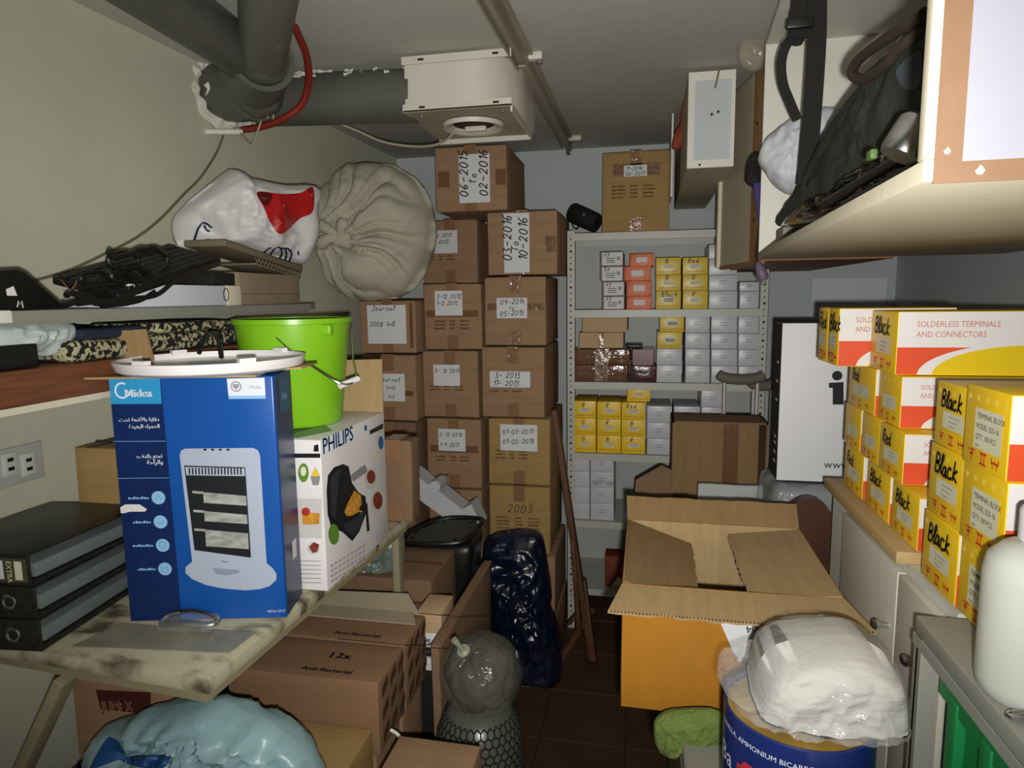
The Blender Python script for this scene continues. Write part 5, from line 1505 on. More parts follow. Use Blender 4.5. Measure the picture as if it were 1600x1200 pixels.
# ------------------------------------------------------------------ white bottle
q = AZ(1612, 1088, GZ)
bt = thing('white_bottle', 'white translucent plastic bottle with a white cap on the grey shelf', 'bottle', (q.x, q.y, GZ + .001))
M_BOT = mat('bottle_plastic', 'C9CBC2', .35, .04, 8, spec=.5)
br = q.x - AY(1531, 1020, q.y).x
MB().lathe([(.001, 0), (br * .85, 0), (br * .97, .008), (br, .02), (br, .155), (br * .93, .175), (br * .7, .19), (br * .42, .196), (br * .4, .205), (.001, .205)], 40).build('bottle_body', M_BOT, bt, True)
MB().lathe([(.001, .200), (br * .46, .200), (br * .46, .236), (br * .42, .240), (.001, .240)], 28).build('cap', M_WHITE, bt, True)
q2 = AZ(1592, 1128, GZ)
o = MB().tube(smoothpath([(-.02, 0, .006), (0, .006, .008), (.02, 0, .006), (.0, -.006, .006)], 5, True), .004, 8, closed=True).build('metal_ring', M_SILVER, None, True, loc=(q2.x + .008, q2.y, GZ + .001)); tag(o, 'small shiny metal ring at the edge of the grey shelf', 'ring')

# ------------------------------------------------------------------ white box with the letter i
Yi = 2.14
xl = AY(1218, 630, Yi).x; zb, zt = AY(1260, 752, Yi).z, AY(1240, 505, Yi).z
wi, di = .40, .11
ib = thing('white_display_box', 'white box with a black letter i behind the yellow cartons', 'box', (xl + wi / 2, Yi + di / 2, zb))
MB().soft((wi, di, zt - zb), c=(0, 0, (zt - zb) / 2), r=.002, n=1).build('body', mat('gloss_white', 'E2E2E6', .6, .02), ib, True)
fl = face(wi, di, zt - zb, 'left'); hh = zt - zb
sp = decal(rect(.001, .001, di - .001, hh - .001), fl, M_BLACKM, ib, 'black_side', .0006)
mb = MB()
for k, v in enumerate((.10, .16, .22, .26, .5, .62, .74)):
    mb.poly(rect(di * .45, hh * v, di * .75, hh * (v + .018)), fl, z=.0012)
tag(mb.build('side_print', M_PAPER, sp, fix=False), kind='stuff')
fr = face(wi, di, hh, 'front'); fw = tw(ib) @ fr
c = uv(1308, 587, fw); decal(disc(c[0], c[1], .0145, 24), fr, M_INK, ib, 'letter_dot', .0008)
p = [uv(x, y, fw) for x, y in ((1295, 598), (1318, 597), (1318, 632), (1301, 632), (1301, 606), (1295, 606))]
decal(p, fr, M_INK, ib, 'letter_stem', .0008)
p = uv(1287, 731, fw); text('www.', fr, p[0], p[1], .034, M_INK, ib, .0008)
MB().box2((-wi / 2, -di / 2 - .0008, hh), (wi / 2, di / 2, hh + .004)).build('top_edge', M_BLACKM, ib)
# wrapped bundle that carries it
t = thing('wrapped_bundle', 'tall grey bundle in clear film beneath the white i box', 'bundle', (.60, 2.20, .004))
MB().soft((.42, .24, zb - .012), c=(0, 0, (zb - .012) / 2), r=.03, amp=.010, fr=9, seed=4, n=10).build('bundle', mat('bundle_grey', '6E7276', .6, .25, 10), t, True)
MB().soft((.44, .26, zb - .010), c=(0, 0, (zb - .010) / 2), r=.03, amp=.014, fr=14, seed=9, n=12).build('film_wrap', film('wrap_film', 'D8DCDC', .22), t, True)
# brown chair back
Yc = 1.93
xl, xr, z0, z1 = span(1196, 778, 1334, 850, Yc)
ch = thing('brown_chair', 'dark brown chair with a rounded back behind the open carton', 'chair', ((xl + xr) / 2, Yc + .02, 0))
cx, rx, z0 = (xl + xr) / 2, (xr - xl) / 2, .62
arc = [(cx + rx * math.cos(t), z0 + (z1 - z0) * max(0, math.sin(t)) ** .8) for t in [i * PI / 16 for i in range(17)]]
W(MB().prism(arc, .03, frame((0, Yc + .03, 0), (1, 0, 0), (0, 0, 1))), 'backrest', mat('brown_vinyl', '4A2C1E', .5, .15, 9), ch, True)
for s in (-1, 1):
    W(MB().tube([(cx + s * rx * .8, Yc + .02, .004), (cx + s * rx * .8, Yc + .02, .7)], .011, 10), 'leg', M_STEEL, ch, True)

# ------------------------------------------------------------------ tall open carton and crutches
Yo = 2.42
x0, x1 = AY(1050, 720, Yo).x, .425
zt = AY(1140, 660, Yo).z
oc = thing('open_tall_carton', 'tall brown carton open to the front before the rack', 'box', ((x0 + x1) / 2, Yo + .08, .004))
ww, dd, hh = x1 - x0, .16, zt - .004
def shell(nm, lo, hi, m=M_CARD): return MB().box2(lo, hi).build(nm, m, oc)
shell('back_wall', (-ww / 2, dd / 2 - .006, 0), (ww / 2, dd / 2, hh), M_KRAFTD)
shell('side_wall', (-ww / 2, -dd / 2, 0), (-ww / 2 + .006, dd / 2, hh), M_CARDD)
shell('side_wall', (ww / 2 - .006, -dd / 2, 0), (ww / 2, dd / 2, hh), M_CARDD)
shell('top_wall', (-ww / 2, -dd / 2, hh - .006), (ww / 2, dd / 2, hh), M_CARDD)
shell('base', (-ww / 2, -dd / 2, 0), (ww / 2, dd / 2, .006), M_CARDD)
MB().box2((.03, dd / 2 - .0085, hh * .55), (.085, dd / 2 - .0065, hh - .006)).build('tape', M_TAPE, oc)
MB().prism([(0, .0), (0, .16), (-.035, .175), (-.13, .11), (-.14, .0), (-.06, .02)], .004, frame((-ww / 2, -dd / 2, hh - .34), (1, -.25, 0), (0, 0, 1))).build('flap', M_CARDD, oc)
q0, q1 = AY(1091, 757, 2.36), AY(1258, 757, 2.36)
o = MB().soft((q1.x - q0.x, .02, q0.z), c=(0, 0, q0.z / 2), r=.006, amp=.008, fr=6, n=8).build('foam_sheet', mat('foam_white', 'B4B6B6', .8, .04), None, True, loc=((q0.x + q1.x) / 2, 2.36, .004)); tag(o, 'pale foam sheet standing upright before the tall open carton', 'packaging')
def crutch(label, pxs, Y, sm):
    (ax_, ay_), (bx_, by_) = pxs
    c = AY((ax_ + bx_) / 2, (ay_ + by_) / 2, Y); half = (AY(bx_, by_, Y).x - AY(ax_, ay_, Y).x) / 2
    t = thing('crutch', label, 'crutch', (c.x, Y, .004))
    pad = [(-half, 0, c.z + .012), (-half * .7, 0, c.z - .004), (0, 0, c.z - .010), (half * .7, 0, c.z - .004), (half, 0, c.z + .012)]
    MB().tube(smoothpath(pad, 5), [.017] + [.021] * 19 + [.017], 12).build('underarm_pad', mat('pad_grey', '6E685C', .85, .1), t, True)
    for s in (-1, 1):
        MB().tube([(s * half * .72, 0, c.z - .01), (s * half * .66, 0, .62), (s * .012, 0, .30)], .0075, 10).build('side_tube', M_ALU, t, True)
    MB().tube([(-half * .66, 0, .78), (half * .66, 0, .78)], .013, 10).build('hand_grip', mat('pad_grey', '6E685C'), t, True)
    MB().tube([(0, 0, .32), (0, 0, .02)], .009, 10).build('lower_tube', M_SILVER, t, True)
    MB().lathe([(.001, 0), (.02, 0), (.017, .035), (.001, .036)], 14).build('rubber_foot', M_BLACKM, t, True)
crutch('aluminium crutch with grey pad leaning before the rack, left of two', ((1122, 590), (1194, 592)), 2.80, 1)
crutch('aluminium crutch half hidden by the white i box, right of two', ((1172, 600), (1212, 602)), 2.88, 1)

# ------------------------------------------------------------------ grey cabinet, big orange carton
CZ = .69
gc = thing('grey_cabinet', 'low grey metal cabinet carrying the big orange carton', 'cabinet', (.24, 1.25, 0))
W(MB().soft((.325, 1.05, CZ), c=(.2425, 1.25, CZ / 2), r=.008, n=2), 'body', mat('cabinet_grey', '8E8C84', .4, .06, 7), gc, True)
W(MB().box2((.0785, .74, .1), (.081, 1.76, .64)), 'side_panel', mat('cabinet_green_grey', '7C8470', .5, .06), gc)
a = AZ(970, 1104, CZ + .002)
ox0, ox1, oy0 = a.x, .385, a.y
oz1 = AY(975, 912, oy0).z
oy1 = AZ(995, 812, oz1).y
ow, od, oh = ox1 - ox0, oy1 - oy0, oz1 - CZ - .002
M_ORC = mat('orange_carton', 'AE7628', .35, .06, 4, .05, 40, spec=.5, stretch=(6, 6, 1))
ob = thing('orange_carton', 'large glossy orange carton with open flaps on the right', 'box', ((ox0 + ox1) / 2, (oy0 + oy1) / 2, CZ + .002))
for nm, lo, hi in (('wall', (-ow / 2, -od / 2, 0), (ow / 2, -od / 2 + .005, oh)), ('wall', (-ow / 2, od / 2 - .005, 0), (ow / 2, od / 2, oh)),
                   ('wall', (-ow / 2, -od / 2, 0), (-ow / 2 + .005, od / 2, oh)), ('wall', (ow / 2 - .005, -od / 2, 0), (ow / 2, od / 2, oh)), ('base', (-ow / 2, -od / 2, 0), (ow / 2, od / 2, .005))):
    c = [(p + q) / 2 for p, q in zip(lo, hi)]; s = [abs(q - p) for p, q in zip(lo, hi)]
    mb = MB().soft(s, c=c, r=.0022, n=4, amp=.0012, fr=6)
    w_ = mb.build(nm, [M_ORC, M_KRAFT], ob, True)
    for p in w_.data.polygons:
        ctr = p.center
        inside = abs(ctr.x) < ow / 2 - .003 and abs(ctr.y) < od / 2 - .003 and ctr.z > .003
        if inside: p.material_index = 1
for x in (-ow / 2 + .24,):
    MB().soft((.004, .004, oh * .8), c=(x, -od / 2 - .001, oh * .45), r=.0015, n=1).build('crease', M_ORC, ob, True)
def flap(nm, hinge0, hinge1, out, m, th=.0045, ragged=0.0, taper=.02, seed=1):
    """sheet hinged on the line hinge0-hinge1, reaching by the vector out, with a torn outer edge"""
    h0, h1, o = Vector(hinge0), Vector(hinge1), Vector(out)
    nrm = (h1 - h0).cross(o).normalized() * th
    rnd = random.Random(seed); n = 24
    u = (h1 - h0)
    outer = []
    for i in range(n + 1):
        s = i / n; ss = taper + (1 - 2 * taper) * s
        outer.append(h0 + u * ss + o * (1 + rnd.uniform(-ragged, ragged)))
    inner = [h0 + u * (i / n) for i in range(n + 1)]
    vs = inner + outer + [v + nrm for v in inner] + [v + nrm for v in outer]
    N = n + 1; fs = []
    for i in range(n):
        fs += [(i, i + 1, N + i + 1, N + i), (2 * N + i, 3 * N + i, 3 * N + i + 1, 2 * N + i + 1), (N + i, N + i + 1, 3 * N + i + 1, 3 * N + i), (i, 2 * N + i, 2 * N + i + 1, i + 1)]
    fs += [(0, N, 3 * N, 2 * N), (n, 2 * N + n, 3 * N + n, N + n)]
    return MB().add(vs, fs).build(nm, m, ob)
X0, X1, Y0, Y1 = -ow / 2, ow / 2, -od / 2, od / 2
flap('flap', (X0, Y0, oh), (X1, Y0, oh), (0, -.105, -.012), M_KRAFT, ragged=.05, taper=-.055, seed=3)
flap('flap', (X1, Y1, oh), (X0, Y1, oh), (0, .06, .045), M_KRAFTD, ragged=.025, taper=-.01, seed=4)
flap('flap', (X0 + .005, Y1 - .01, oh - .002), (X0 + .005, Y0 + .008, oh - .002), (.155, -.01, -.045), M_KRAFTD, ragged=.02, taper=.05, seed=5)
flap('flap', (X1 - .005, Y0 + .008, oh - .002), (X1 - .005, Y1 - .02, oh - .002), (-.17, .0, -.02), M_KRAFT, ragged=.02, taper=.01, seed=6)
# corrugated edge of the front flap
mb = MB()
for i in range(70):
    x = X0 - .02 + (ow + .04) * (i + .5) / 70
    mb.box((x, Y0 - .1065, oh - .0105), (.0022, .002, .0028))
tag(mb.build('corrugation', M_PRINT, ob), kind='stuff')
fr = face(ow, od, oh, 'front'); fw = tw(ob) @ fr
pp = [uv(x, y, fw) for x, y in ((1124, 969), (1160, 955), (1218, 955), (1222, 985), (1200, 1030), (1152, 1032))]
pn = MB().prism(pp, .0008, fr, z0=.003).build('paper_note', M_PAPER, ob)
p = uv(1192, 972, fw); text('T004', fr, p[0] + .012, p[1] - .001, .022, M_INK, pn, .0046, rot=PI + .18)
p = uv(1152, 1022, fw); text('0', fr, p[0], p[1], .018, M_INK, pn, .0046, rot=PI + .2)
# green cloth
mb = inflate(pxo([(1026, 1122), (1060, 1110), (1128, 1112), (1132, 1160), (1100, 1158), (1066, 1172), (1050, 1182), (1030, 1172), (1022, 1150)], 1.25), .025, .03, 1.25, amp=.008, fr=30, seed=3)
o = W(mb, 'green_cloth', mat('green_towel', '6C7C3E', .95, .15, 40, .6, 120), None, True, base=tuple(AY(1060, 1180, 1.25))); tag(o, 'green towel squeezed between the grey cabinet and orange carton', 'cloth')

# ------------------------------------------------------------------ blue tin, tissues, packets
Yt = .985
tr_ = .105
tcx = AY(1131, 1120, Yt).x + tr_
tz = AY(1135, 1092, Yt).z
tin = thing('blue_tin', 'round dark blue printed tin standing below the tissue pack', 'tin', (tcx, Yt, CZ + .002))
th_ = tz - CZ - .002
M_TIN = mat('tin_blue', '1A2A66', .3, .08, 8, spec=.6)
MB().lathe([(.001, 0), (tr_, 0), (tr_, th_), (tr_ - .002, th_ + .002), (tr_ - .004, th_), (tr_ - .004, th_ - .008), (.001, th_ - .008)], 48).build('can', M_TIN, tin, True)
MB().lathe([(.001, th_ - .0065), (tr_ - .005, th_ - .0065)], 32).build('lid_print', mat('tin_lid', '9A7A3A', .4, .3, 18), tin)
def wrap_text(s, z, size, a0, m, nm, flip=1):
    vs, fs = text_mesh(s); mb = MB(); P = []
    for v in vs:
        an = a0 + v.x * size / tr_
        P.append(((tr_ + .0008) * math.cos(an), (tr_ + .0008) * math.sin(an), z + v.y * size))
    return mb.add(P, fs).build(nm, m, tin, fix=False)
wrap_text('VANILLA, AMMONIUM BICARBONATE', th_ - .028, .011, math.radians(-176), M_WPR, 'tin_lettering')
mb = MB(); vs, fs = [], []
for i in range(19):
    an = math.radians(-150 + i * 4)
    e = .022 * (1 if 1 < i < 17 else .55)
    for z in (th_ - .075 - e, th_ - .075 + e): vs.append(((tr_ + .0007) * math.cos(an), (tr_ + .0007) * math.sin(an), z))
fs = [(2 * i, 2 * i + 2, 2 * i + 3, 2 * i + 1) for i in range(18)]
mb.add(vs, fs).build('red_badge', mat('badge_red', 'B83038', .4), tin, fix=False)
wrap_text('AMERI', th_ - .085, .03, math.radians(-146), M_WPR, 'badge_lettering')
wrap_text('Ba', th_ - .085, .04, math.radians(-178), M_WPR, 'tin_lettering')
pk_z = tz + .004
out = [(1176, 1078), (1182, 1046), (1192, 1024), (1210, 1008), (1244, 998), (1300, 994), (1338, 996), (1370, 1010), (1392, 1034), (1400, 1070), (1400, 1110), (1394, 1138), (1330, 1142), (1250, 1140), (1196, 1126), (1172, 1106)]
mb = inflate(pxo(out, 1.0), .085, .10, 1.0, amp=.014, fr=9, seed=6, zmin=pk_z + .002, power=4.5, rings=22)
ts_ = thing('tissue_pack', 'pack of white paper tissues in a loose clear plastic bag', 'tissues', (.26, 1.0, pk_z))
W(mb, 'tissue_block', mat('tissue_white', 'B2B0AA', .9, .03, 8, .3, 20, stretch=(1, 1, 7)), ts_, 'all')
c0 = Vector((1282, 1062))
out2 = [((p[0] - c0.x) * 1.06 + c0.x, (p[1] - c0.y) * 1.05 + c0.y) for p in out]
out2[0] = (1130, 1066); out2.insert(0, (1145, 1092)); out2.insert(2, (1124, 1054))
mb = inflate(pxo(out2, 1.0), .095, .108, 1.0, amp=.014, fr=17, seed=12, zmin=pk_z, power=3.0, rings=18)
W(mb, 'clear_bag', film('clear_bag_film', 'F0F0F0', .15, .06, .5, 40), ts_, True)
o = MB().soft((.22, .10, .10), c=(0, 0, .05), r=.006, amp=.003, fr=20, n=6).build('film_packet', mat('pearl_film', 'C4C6C0', .3, .06, 12, .35, 25, spec=.7), None, True, loc=(.335, .80, CZ + .002 + .115)); tag(o, 'pearly white plastic packet at the bottom edge before the tin', 'packet')
t = thing('dark_label_packet', 'black packet with pale lettering lying under the white film packet', 'packet', (.335, .80, CZ + .002))
MB().soft((.215, .11, .112), c=(0, 0, .056), r=.006, n=2).build('packet', mat('packet_black', '1B1F2A', .35, .1), t, True)
text('BO', face(.215, .11, .112, 'front'), .02, .085, .022, M_PAPER, t, .001)

# ------------------------------------------------------------------ wall cabinet at upper right
ang = math.atan2(.074, 1.46)
wc = thing('wall_cabinet', 'white open wall cabinet at upper right with a brown framed end panel', 'cabinet', (.246, .69, 1.65), -ang)
CL, CD, CH = 1.38, .62, .60
def cp(nm, lo, hi, m=M_CREAM, r=.0015): 
    return MB().soft([abs(q - p) for p, q in zip(lo, hi)], c=[(p + q) / 2 for p, q in zip(lo, hi)], r=r, n=1).build(nm, m, wc, True)
cp('bottom_board', (0, .0, 0), (CD, CL, .020))
cp('end_panel', (0, 0, .0205), (CD, .018, CH))
cp('end_panel', (0, CL - .018, .0205), (CD, CL, CH), M_WHITEP)
cp('back_board', (CD - .008, .0185, .0205), (CD, CL - .0185, CH), M_WHITEP)
cp('top_board', (0, .0185, CH - .016), (CD - .0085, CL - .0185, CH), M_WHITEP)
cp('inner_shelf', (.16, .0185, .34), (CD - .0085, CL - .0185, .356), M_WHITEP)
fr = frame((0, -.0003, 0), (1, 0, 0), (0, 0, 1)); fw = tw(wc) @ fr
M_FRAME = mat('brown_laminate', '745842', .5, .12, 8, .05, 30, c2='80624A', thr=(.45, .7))
b0 = uv(1466, 150, fw)[0]; b1 = uv(1510, 150, fw)[0]; v0 = uv(1530, 284, fw)[1]; v1 = uv(1530, 251, fw)[1]
ef = MB().prism([(b0, v0), (CD - .01, v0), (CD - .01, v1), (b1, v1), (b1, CH - .02), (b0, CH - .02)], .0015, fr).build('brown_frame', M_FRAME, wc)
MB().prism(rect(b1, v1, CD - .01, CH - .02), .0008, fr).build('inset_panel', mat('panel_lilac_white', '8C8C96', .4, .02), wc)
for (px_, py_, r) in ((1479, 237, .003), (1530, 267, .004)):
    c = uv(px_, py_, fw); MB().poly([(c[0] + r * math.cos(i * PI / 4) * (.6 if i % 2 else 1), c[1] + r * 1.3 * math.sin(i * PI / 4) * (1 if i % 3 else .6)) for i in range(8)], fr, z=.0018).build('paint_chip', M_CREAM, ef, fix=False)
# things in the cabinet
fz = 1.671
dA, dB = (.36, 2.0), (.415, .95)
mb, hit = inflate_v([(1214, 352), (1240, 318), (1262, 275), (1310, 192), (1345, 142), (1375, 102), (1410, 70), (1450, 30), (1500, 10), (1500, 235), (1440, 272), (1380, 305), (1300, 332), (1250, 348)], dA, dB, .03, .16, amp=.012, fr=9, seed=7, zmin=fz, rings=20, power=2.8, center=(1370, 215))
bag = thing('dark_duffel_bag', 'dark grey duffel bag stuffed slanting into the white wall cabinet', 'bag', (.44, 1.35, fz))
tree = bvh(mb)
W(mb, 'bag_body', mat('bag_canvas', '33352F', .85, .2, 6, .3, 80), bag, 'all')
stroke(tree, [(1262, 290), (1290, 240), (1320, 185), (1350, 142)], .006, 'piping', M_BLACK, bag, lift=.004)
patch(tree, [(1400, 110), (1438, 80), (1438, 130), (1415, 140)], 'grey_pocket', mat('bag_grey_patch', '4C525A', .8, .1), bag, .003)
hp = [AX(x, y, .345) for x, y in ((1445, 22), (1400, 50), (1360, 78), (1338, 98), (1332, 115), (1345, 124), (1370, 112), (1390, 95), (1402, 78))] + [AX(1425, 60, .35), AX(1452, 40, .36)]
W(MB().tube(smoothpath(hp, 5), .009, 10), 'carry_handle', mat('handle_brown', '3A3026', .7, .15), bag, True)
M_GLOSS = mat('gloss_black', '0E0E0D', .12, .2, 9, spec=.8)
mb, hit = inflate_v([(1222, 352), (1262, 318), (1310, 300), (1345, 268), (1390, 240), (1430, 215), (1500, 190), (1500, 262), (1420, 292), (1340, 322), (1270, 350)], (.335, 2.0), (.375, .95), .02, .05, amp=.016, fr=20, seed=17, zmin=fz, rings=14)
tp = thing('black_tripod_bag', 'glossy black tripod in plastic wrap lying along the cabinet edge', 'bag', (.36, 1.4, fz))
W(mb, 'wrapped_body', M_GLOSS, tp, True)
for a_, b_ in (((1290, 318), (1420, 240)), ((1320, 322), (1432, 262))):
    W(MB().tube([AX(*a_, .33), AX(*b_, .35)], .009, 10), 'leg_tube', M_BLACK, tp, True)
sv = AX(1408, 208, .325)
t = thing('steel_flask', 'shiny steel ring with a green tab among the black bags', 'flask', tuple(sv - Vector((0, 0, .03))))
MB().lathe([(.001, .0), (.026, .0), (.028, .008), (.028, .045), (.024, .05), (.001, .05)], 24, Matrix.Rotation(.5, 4, 'Y')).build('steel_body', M_SILVER, t, True)
MB().soft((.010, .022, .014), c=(-.018, .055, .014), r=.003, n=1).build('green_tab', mat('tab_green', '586E3C', .6, .1), t, True)
# white plastic bag inside
mb, hit = inflate_v([(1186, 252), (1194, 225), (1214, 204), (1240, 186), (1268, 172), (1312, 170), (1320, 205), (1306, 240), (1284, 272), (1255, 296), (1232, 304), (1212, 292), (1196, 272)], (.31, 2.0), (.55, 1.9), .07, .03, amp=.016, fr=12, seed=21, rings=14)
zz = min(v.z for v in mb.v); 
wb2 = W(mb, 'white_plastic_bag', mat('bag_white_bright', 'C6C8CE', .5, .03, 8, .2, 30), None, 'all', base=basez(mb)); tag(wb2, 'white plastic bag bulging out of the wall cabinet behind straps', 'bag')
# black webbing straps
sp_ = thing('black_straps', 'pair of black webbing straps hanging in the white wall cabinet', 'strap', tuple(AY(1262, 290, 1.72)))
def stp(pts, wpx, Y, nm):
    P = smoothpath([AY(x, y, Y) for x, y in pts], 6); wd_ = wpx * Y / 1040
    W(MB().strip(P, (0, -1, .05), wd_, th=.003), nm, M_BLACKM, sp_, True)
stp([(1280, -60), (1277, 0), (1276, 60), (1272, 130), (1266, 210), (1259, 290)], 25, 1.70, 'long_strap')
stp([(1240, -60), (1245, 0), (1240, 25), (1250, 62), (1232, 66), (1221, 95), (1223, 130), (1234, 160), (1246, 188)], 13, 1.71, 'looped_strap')
stp([(1256, -60), (1257, 0), (1254, 30), (1250, 60)], 36, 1.705, 'gathered_strap')
W(MB().soft((.06, .014, .024), c=AY(1250, 36, 1.69), r=.004, n=1), 'buckle', M_BLACK, sp_, True)
o = MB().soft((.10, .09, .05), c=(0, 0, .025), r=.003, n=1).build('small_grey_box', mat('box_taupe', '8B8276', .6, .1), None, True, loc=(AY(1243, 352, 1.88).x + .015, 1.9, fz)); tag(o, 'small taupe box at the cabinet floor under the dark bag', 'box')

# ------------------------------------------------------------------ farther cabinets
fc = thing('far_wall_cabinet', 'cream wall cabinet with open wooden side beyond the white one', 'cabinet', (.42, 2.75, 1.655))
M_TAUPE = mat('taupe_paint', 'B5AB94', .6, .06, 6)
M_OAK = mat('oak_wood', '8A6238', .55, .15, 7, stretch=(12, 12, 1))
D0, D1 = Vector((.336, 2.185, 0)), Vector((.262, 2.62, 0))      # near and far foot of the half open door
dd_ = (D1 - D0).normalized(); dn_ = Vector((dd_.y, -dd_.x, 0))
def door_bit(s0, s1, z0, z1, th0, th1, nm, m, par=fc):
    a_, b_ = D0 + dd_ * s0, D0 + dd_ * s1
    return W(MB().prism([(a_ + dn_ * th0)[:2], (b_ + dn_ * th0)[:2], (b_ + dn_ * th1)[:2], (a_ + dn_ * th1)[:2]], z1 - z0, z0=z0), nm, m, par)
LD = (D1 - D0).length
dr_ = door_bit(.09, LD - .02, 1.655, 2.23, .0, .016, 'door', M_TAUPE)
door_bit(0, .088, 1.655, 2.23, -.001, .017, 'oak_strip', M_OAK)
door_bit(LD - .02, LD, 1.65, 2.235, -.012, .018, 'edge_strip', M_CREAM)
door_bit(0, LD - .02, 1.642, 1.654, -.002, .020, 'oak_foot', M_OAK)
W(MB().box2((.345, 2.19, 1.652), (.72, 3.262, 1.668)), 'bottom_board', M_OAK, fc)
for z in (1.86, 2.05, 2.2):
    W(MB().box2((.345, 2.10, z), (.70, 3.2, z + .014)), 'shelf_board', mat('shelf_redwood', '6A4426', .6, .15), fc)
W(MB().box2((.70, 2.10, 1.668), (.712, 3.25, 2.245)), 'back_board', M_CREAM, fc)
for z in (1.78, 2.07):
    c_ = D0 + dd_ * .05 - dn_ * .001; W(MB().tube([c_ + Vector((0, 0, z)), c_ - dn_ * .003 + Vector((0, 0, z))], .005, 8), 'screw', M_BLACK, fc)
mb = inflate(pxo([(1152, 90), (1160, 40), (1178, -20), (1200, -20), (1196, 60), (1192, 105), (1170, 110)], 2.12), .02, .02, 2.12, amp=.012, fr=25, seed=4)
o = W(mb, 'clear_plastic_bag', film('film_dim', 'B8B09C', .35, .1), None, True, base=basez(mb)); tag(o, 'clear plastic bag stuffed at the top of the far cabinet', 'bag')
mb = inflate(pxo([(1164, 282), (1168, 250), (1182, 236), (1192, 250), (1190, 285), (1176, 292)], 2.14), .02, .02, 2.14, amp=.008, fr=30, seed=6)
o = W(mb, 'dark_pouch', M_BLACKM, None, True, base=basez(mb)); tag(o, 'small dark pouch sticking out between the two wall cabinets', 'pouch')
o = W(MB().strip([AY(1184, 286, 2.13), AY(1186, 320, 2.13), AY(1187, 350, 2.13)], (0, -1, 0), [.026, .02, .008], th=.004), 'purple_ribbon', mat('purple_cloth', '3A2A72', .7, .1), None, base=tuple(AY(1186, 350, 2.13))); tag(o, 'purple ribbon hanging below the dark pouch', 'ribbon')
pg = thing('hanging_plug', 'mauve plug on a dark cord hanging below the cabinets', 'plug', tuple(AY(1190, 440, 2.11)))
W(MB().tube(smoothpath([AY(x, y, 2.11) for x, y in ((1188, 345), (1184, 375), (1182, 402), (1186, 415))], 5), .003, 7), 'cord', M_BLACK, pg, True)
W(MB().tube([AY(1184, 410, 2.11), AY(1188, 420, 2.11), AY(1192, 433, 2.11), AY(1193, 438, 2.11)], [.006, .015, .017, .012], 12), 'plug_body', mat('mauve_plastic', '6A5A70', .5, .1), pg, True)
for s in (-1, 1):
    W(MB().tube([AY(1193 + s * 3, 438, 2.11), AY(1194 + s * 3, 446, 2.11)], .002, 6), 'pin', M_STEEL, pg)
# framed white cupboard end near the ceiling
Yp = 2.30
x0, x1 = AY(1075, 180, Yp).x, AY(1138, 180, Yp).x + .02
z0 = AY(1100, 262, Yp).z; z1 = ZC - .012
cu = thing('framed_cupboard', 'narrow white cupboard with a framed end under the ceiling', 'cupboard', ((x0 + x1) / 2, 2.8, z0))
W(MB().box2((x0, Yp + .012, z0), (x1, 3.36, z1)), 'body', M_TAUPE, cu)
W(MB().box2((x0 + .014, Yp + .006, z0 + .02), (x1, Yp + .012, z1 - .02)), 'inset_panel', M_WALLB, cu)
for lo, hi in (((x0, Yp, z0), (x0 + .02, Yp + .012, z1)), ((x1 - .012, Yp, z0), (x1, Yp + .012, z1)), ((x0 + .02, Yp, z0), (x1 - .012, Yp + .012, z0 + .024)), ((x0 + .02, Yp, z1 - .028), (x1 - .012, Yp + .012, z1))):
    W(MB().box2(lo, hi), 'frame_bar', M_WHITEP, cu)
for (px_, py_) in ((1112, 179), (1122, 175), (1097, 98), (1093, 258)):
    c = AY(px_, py_, Yp + .004)
    W(MB().tube([c, c - Vector((0, .006, 0))], .004, 8), 'screw_hole', M_INK, cu)
W(MB().strip(smoothpath([AY(x, y, Yp - .004) for x, y in ((1130, 92), (1124, 108), (1121, 122), (1117, 138))], 5), (0, -1, 0), .006), 'film_shred', mat('shred_brown', '7A6A54', .4), cu)
W(MB().box2((x0 - .035, 2.78, z0 - .02), (x0 - .028, 2.97, z1)), 'side_strip', M_WHITEP, cu)
mb = inflate(pxo([(1050, 232), (1054, 208), (1064, 195), (1066, 160), (1070, 150), (1071, 215), (1064, 232)], 2.68), .03, .03, 2.68, amp=.006, fr=30, seed=4)
o = W(mb, 'red_cloth', mat('rust_red_cloth', '8C3A24', .7, .15), None, True, base=basez(mb)); tag(o, 'rust red cloth stuffed beside the framed cupboard', 'cloth')
# paper on the back wall
q0, q1 = AY(1267, 498, YB - .002), AY(1386, 434, YB - .002)
o = W(MB().box2((q0.x, YB - .0025, q0.z), (q1.x, YB - .001, q1.z)), 'wall_paper_sheet', M_PAPER, None, base=((q0.x + q1.x) / 2, YB - .002, q0.z)); tag(o, 'white paper sheet on the back wall above the yellow cartons', 'paper')
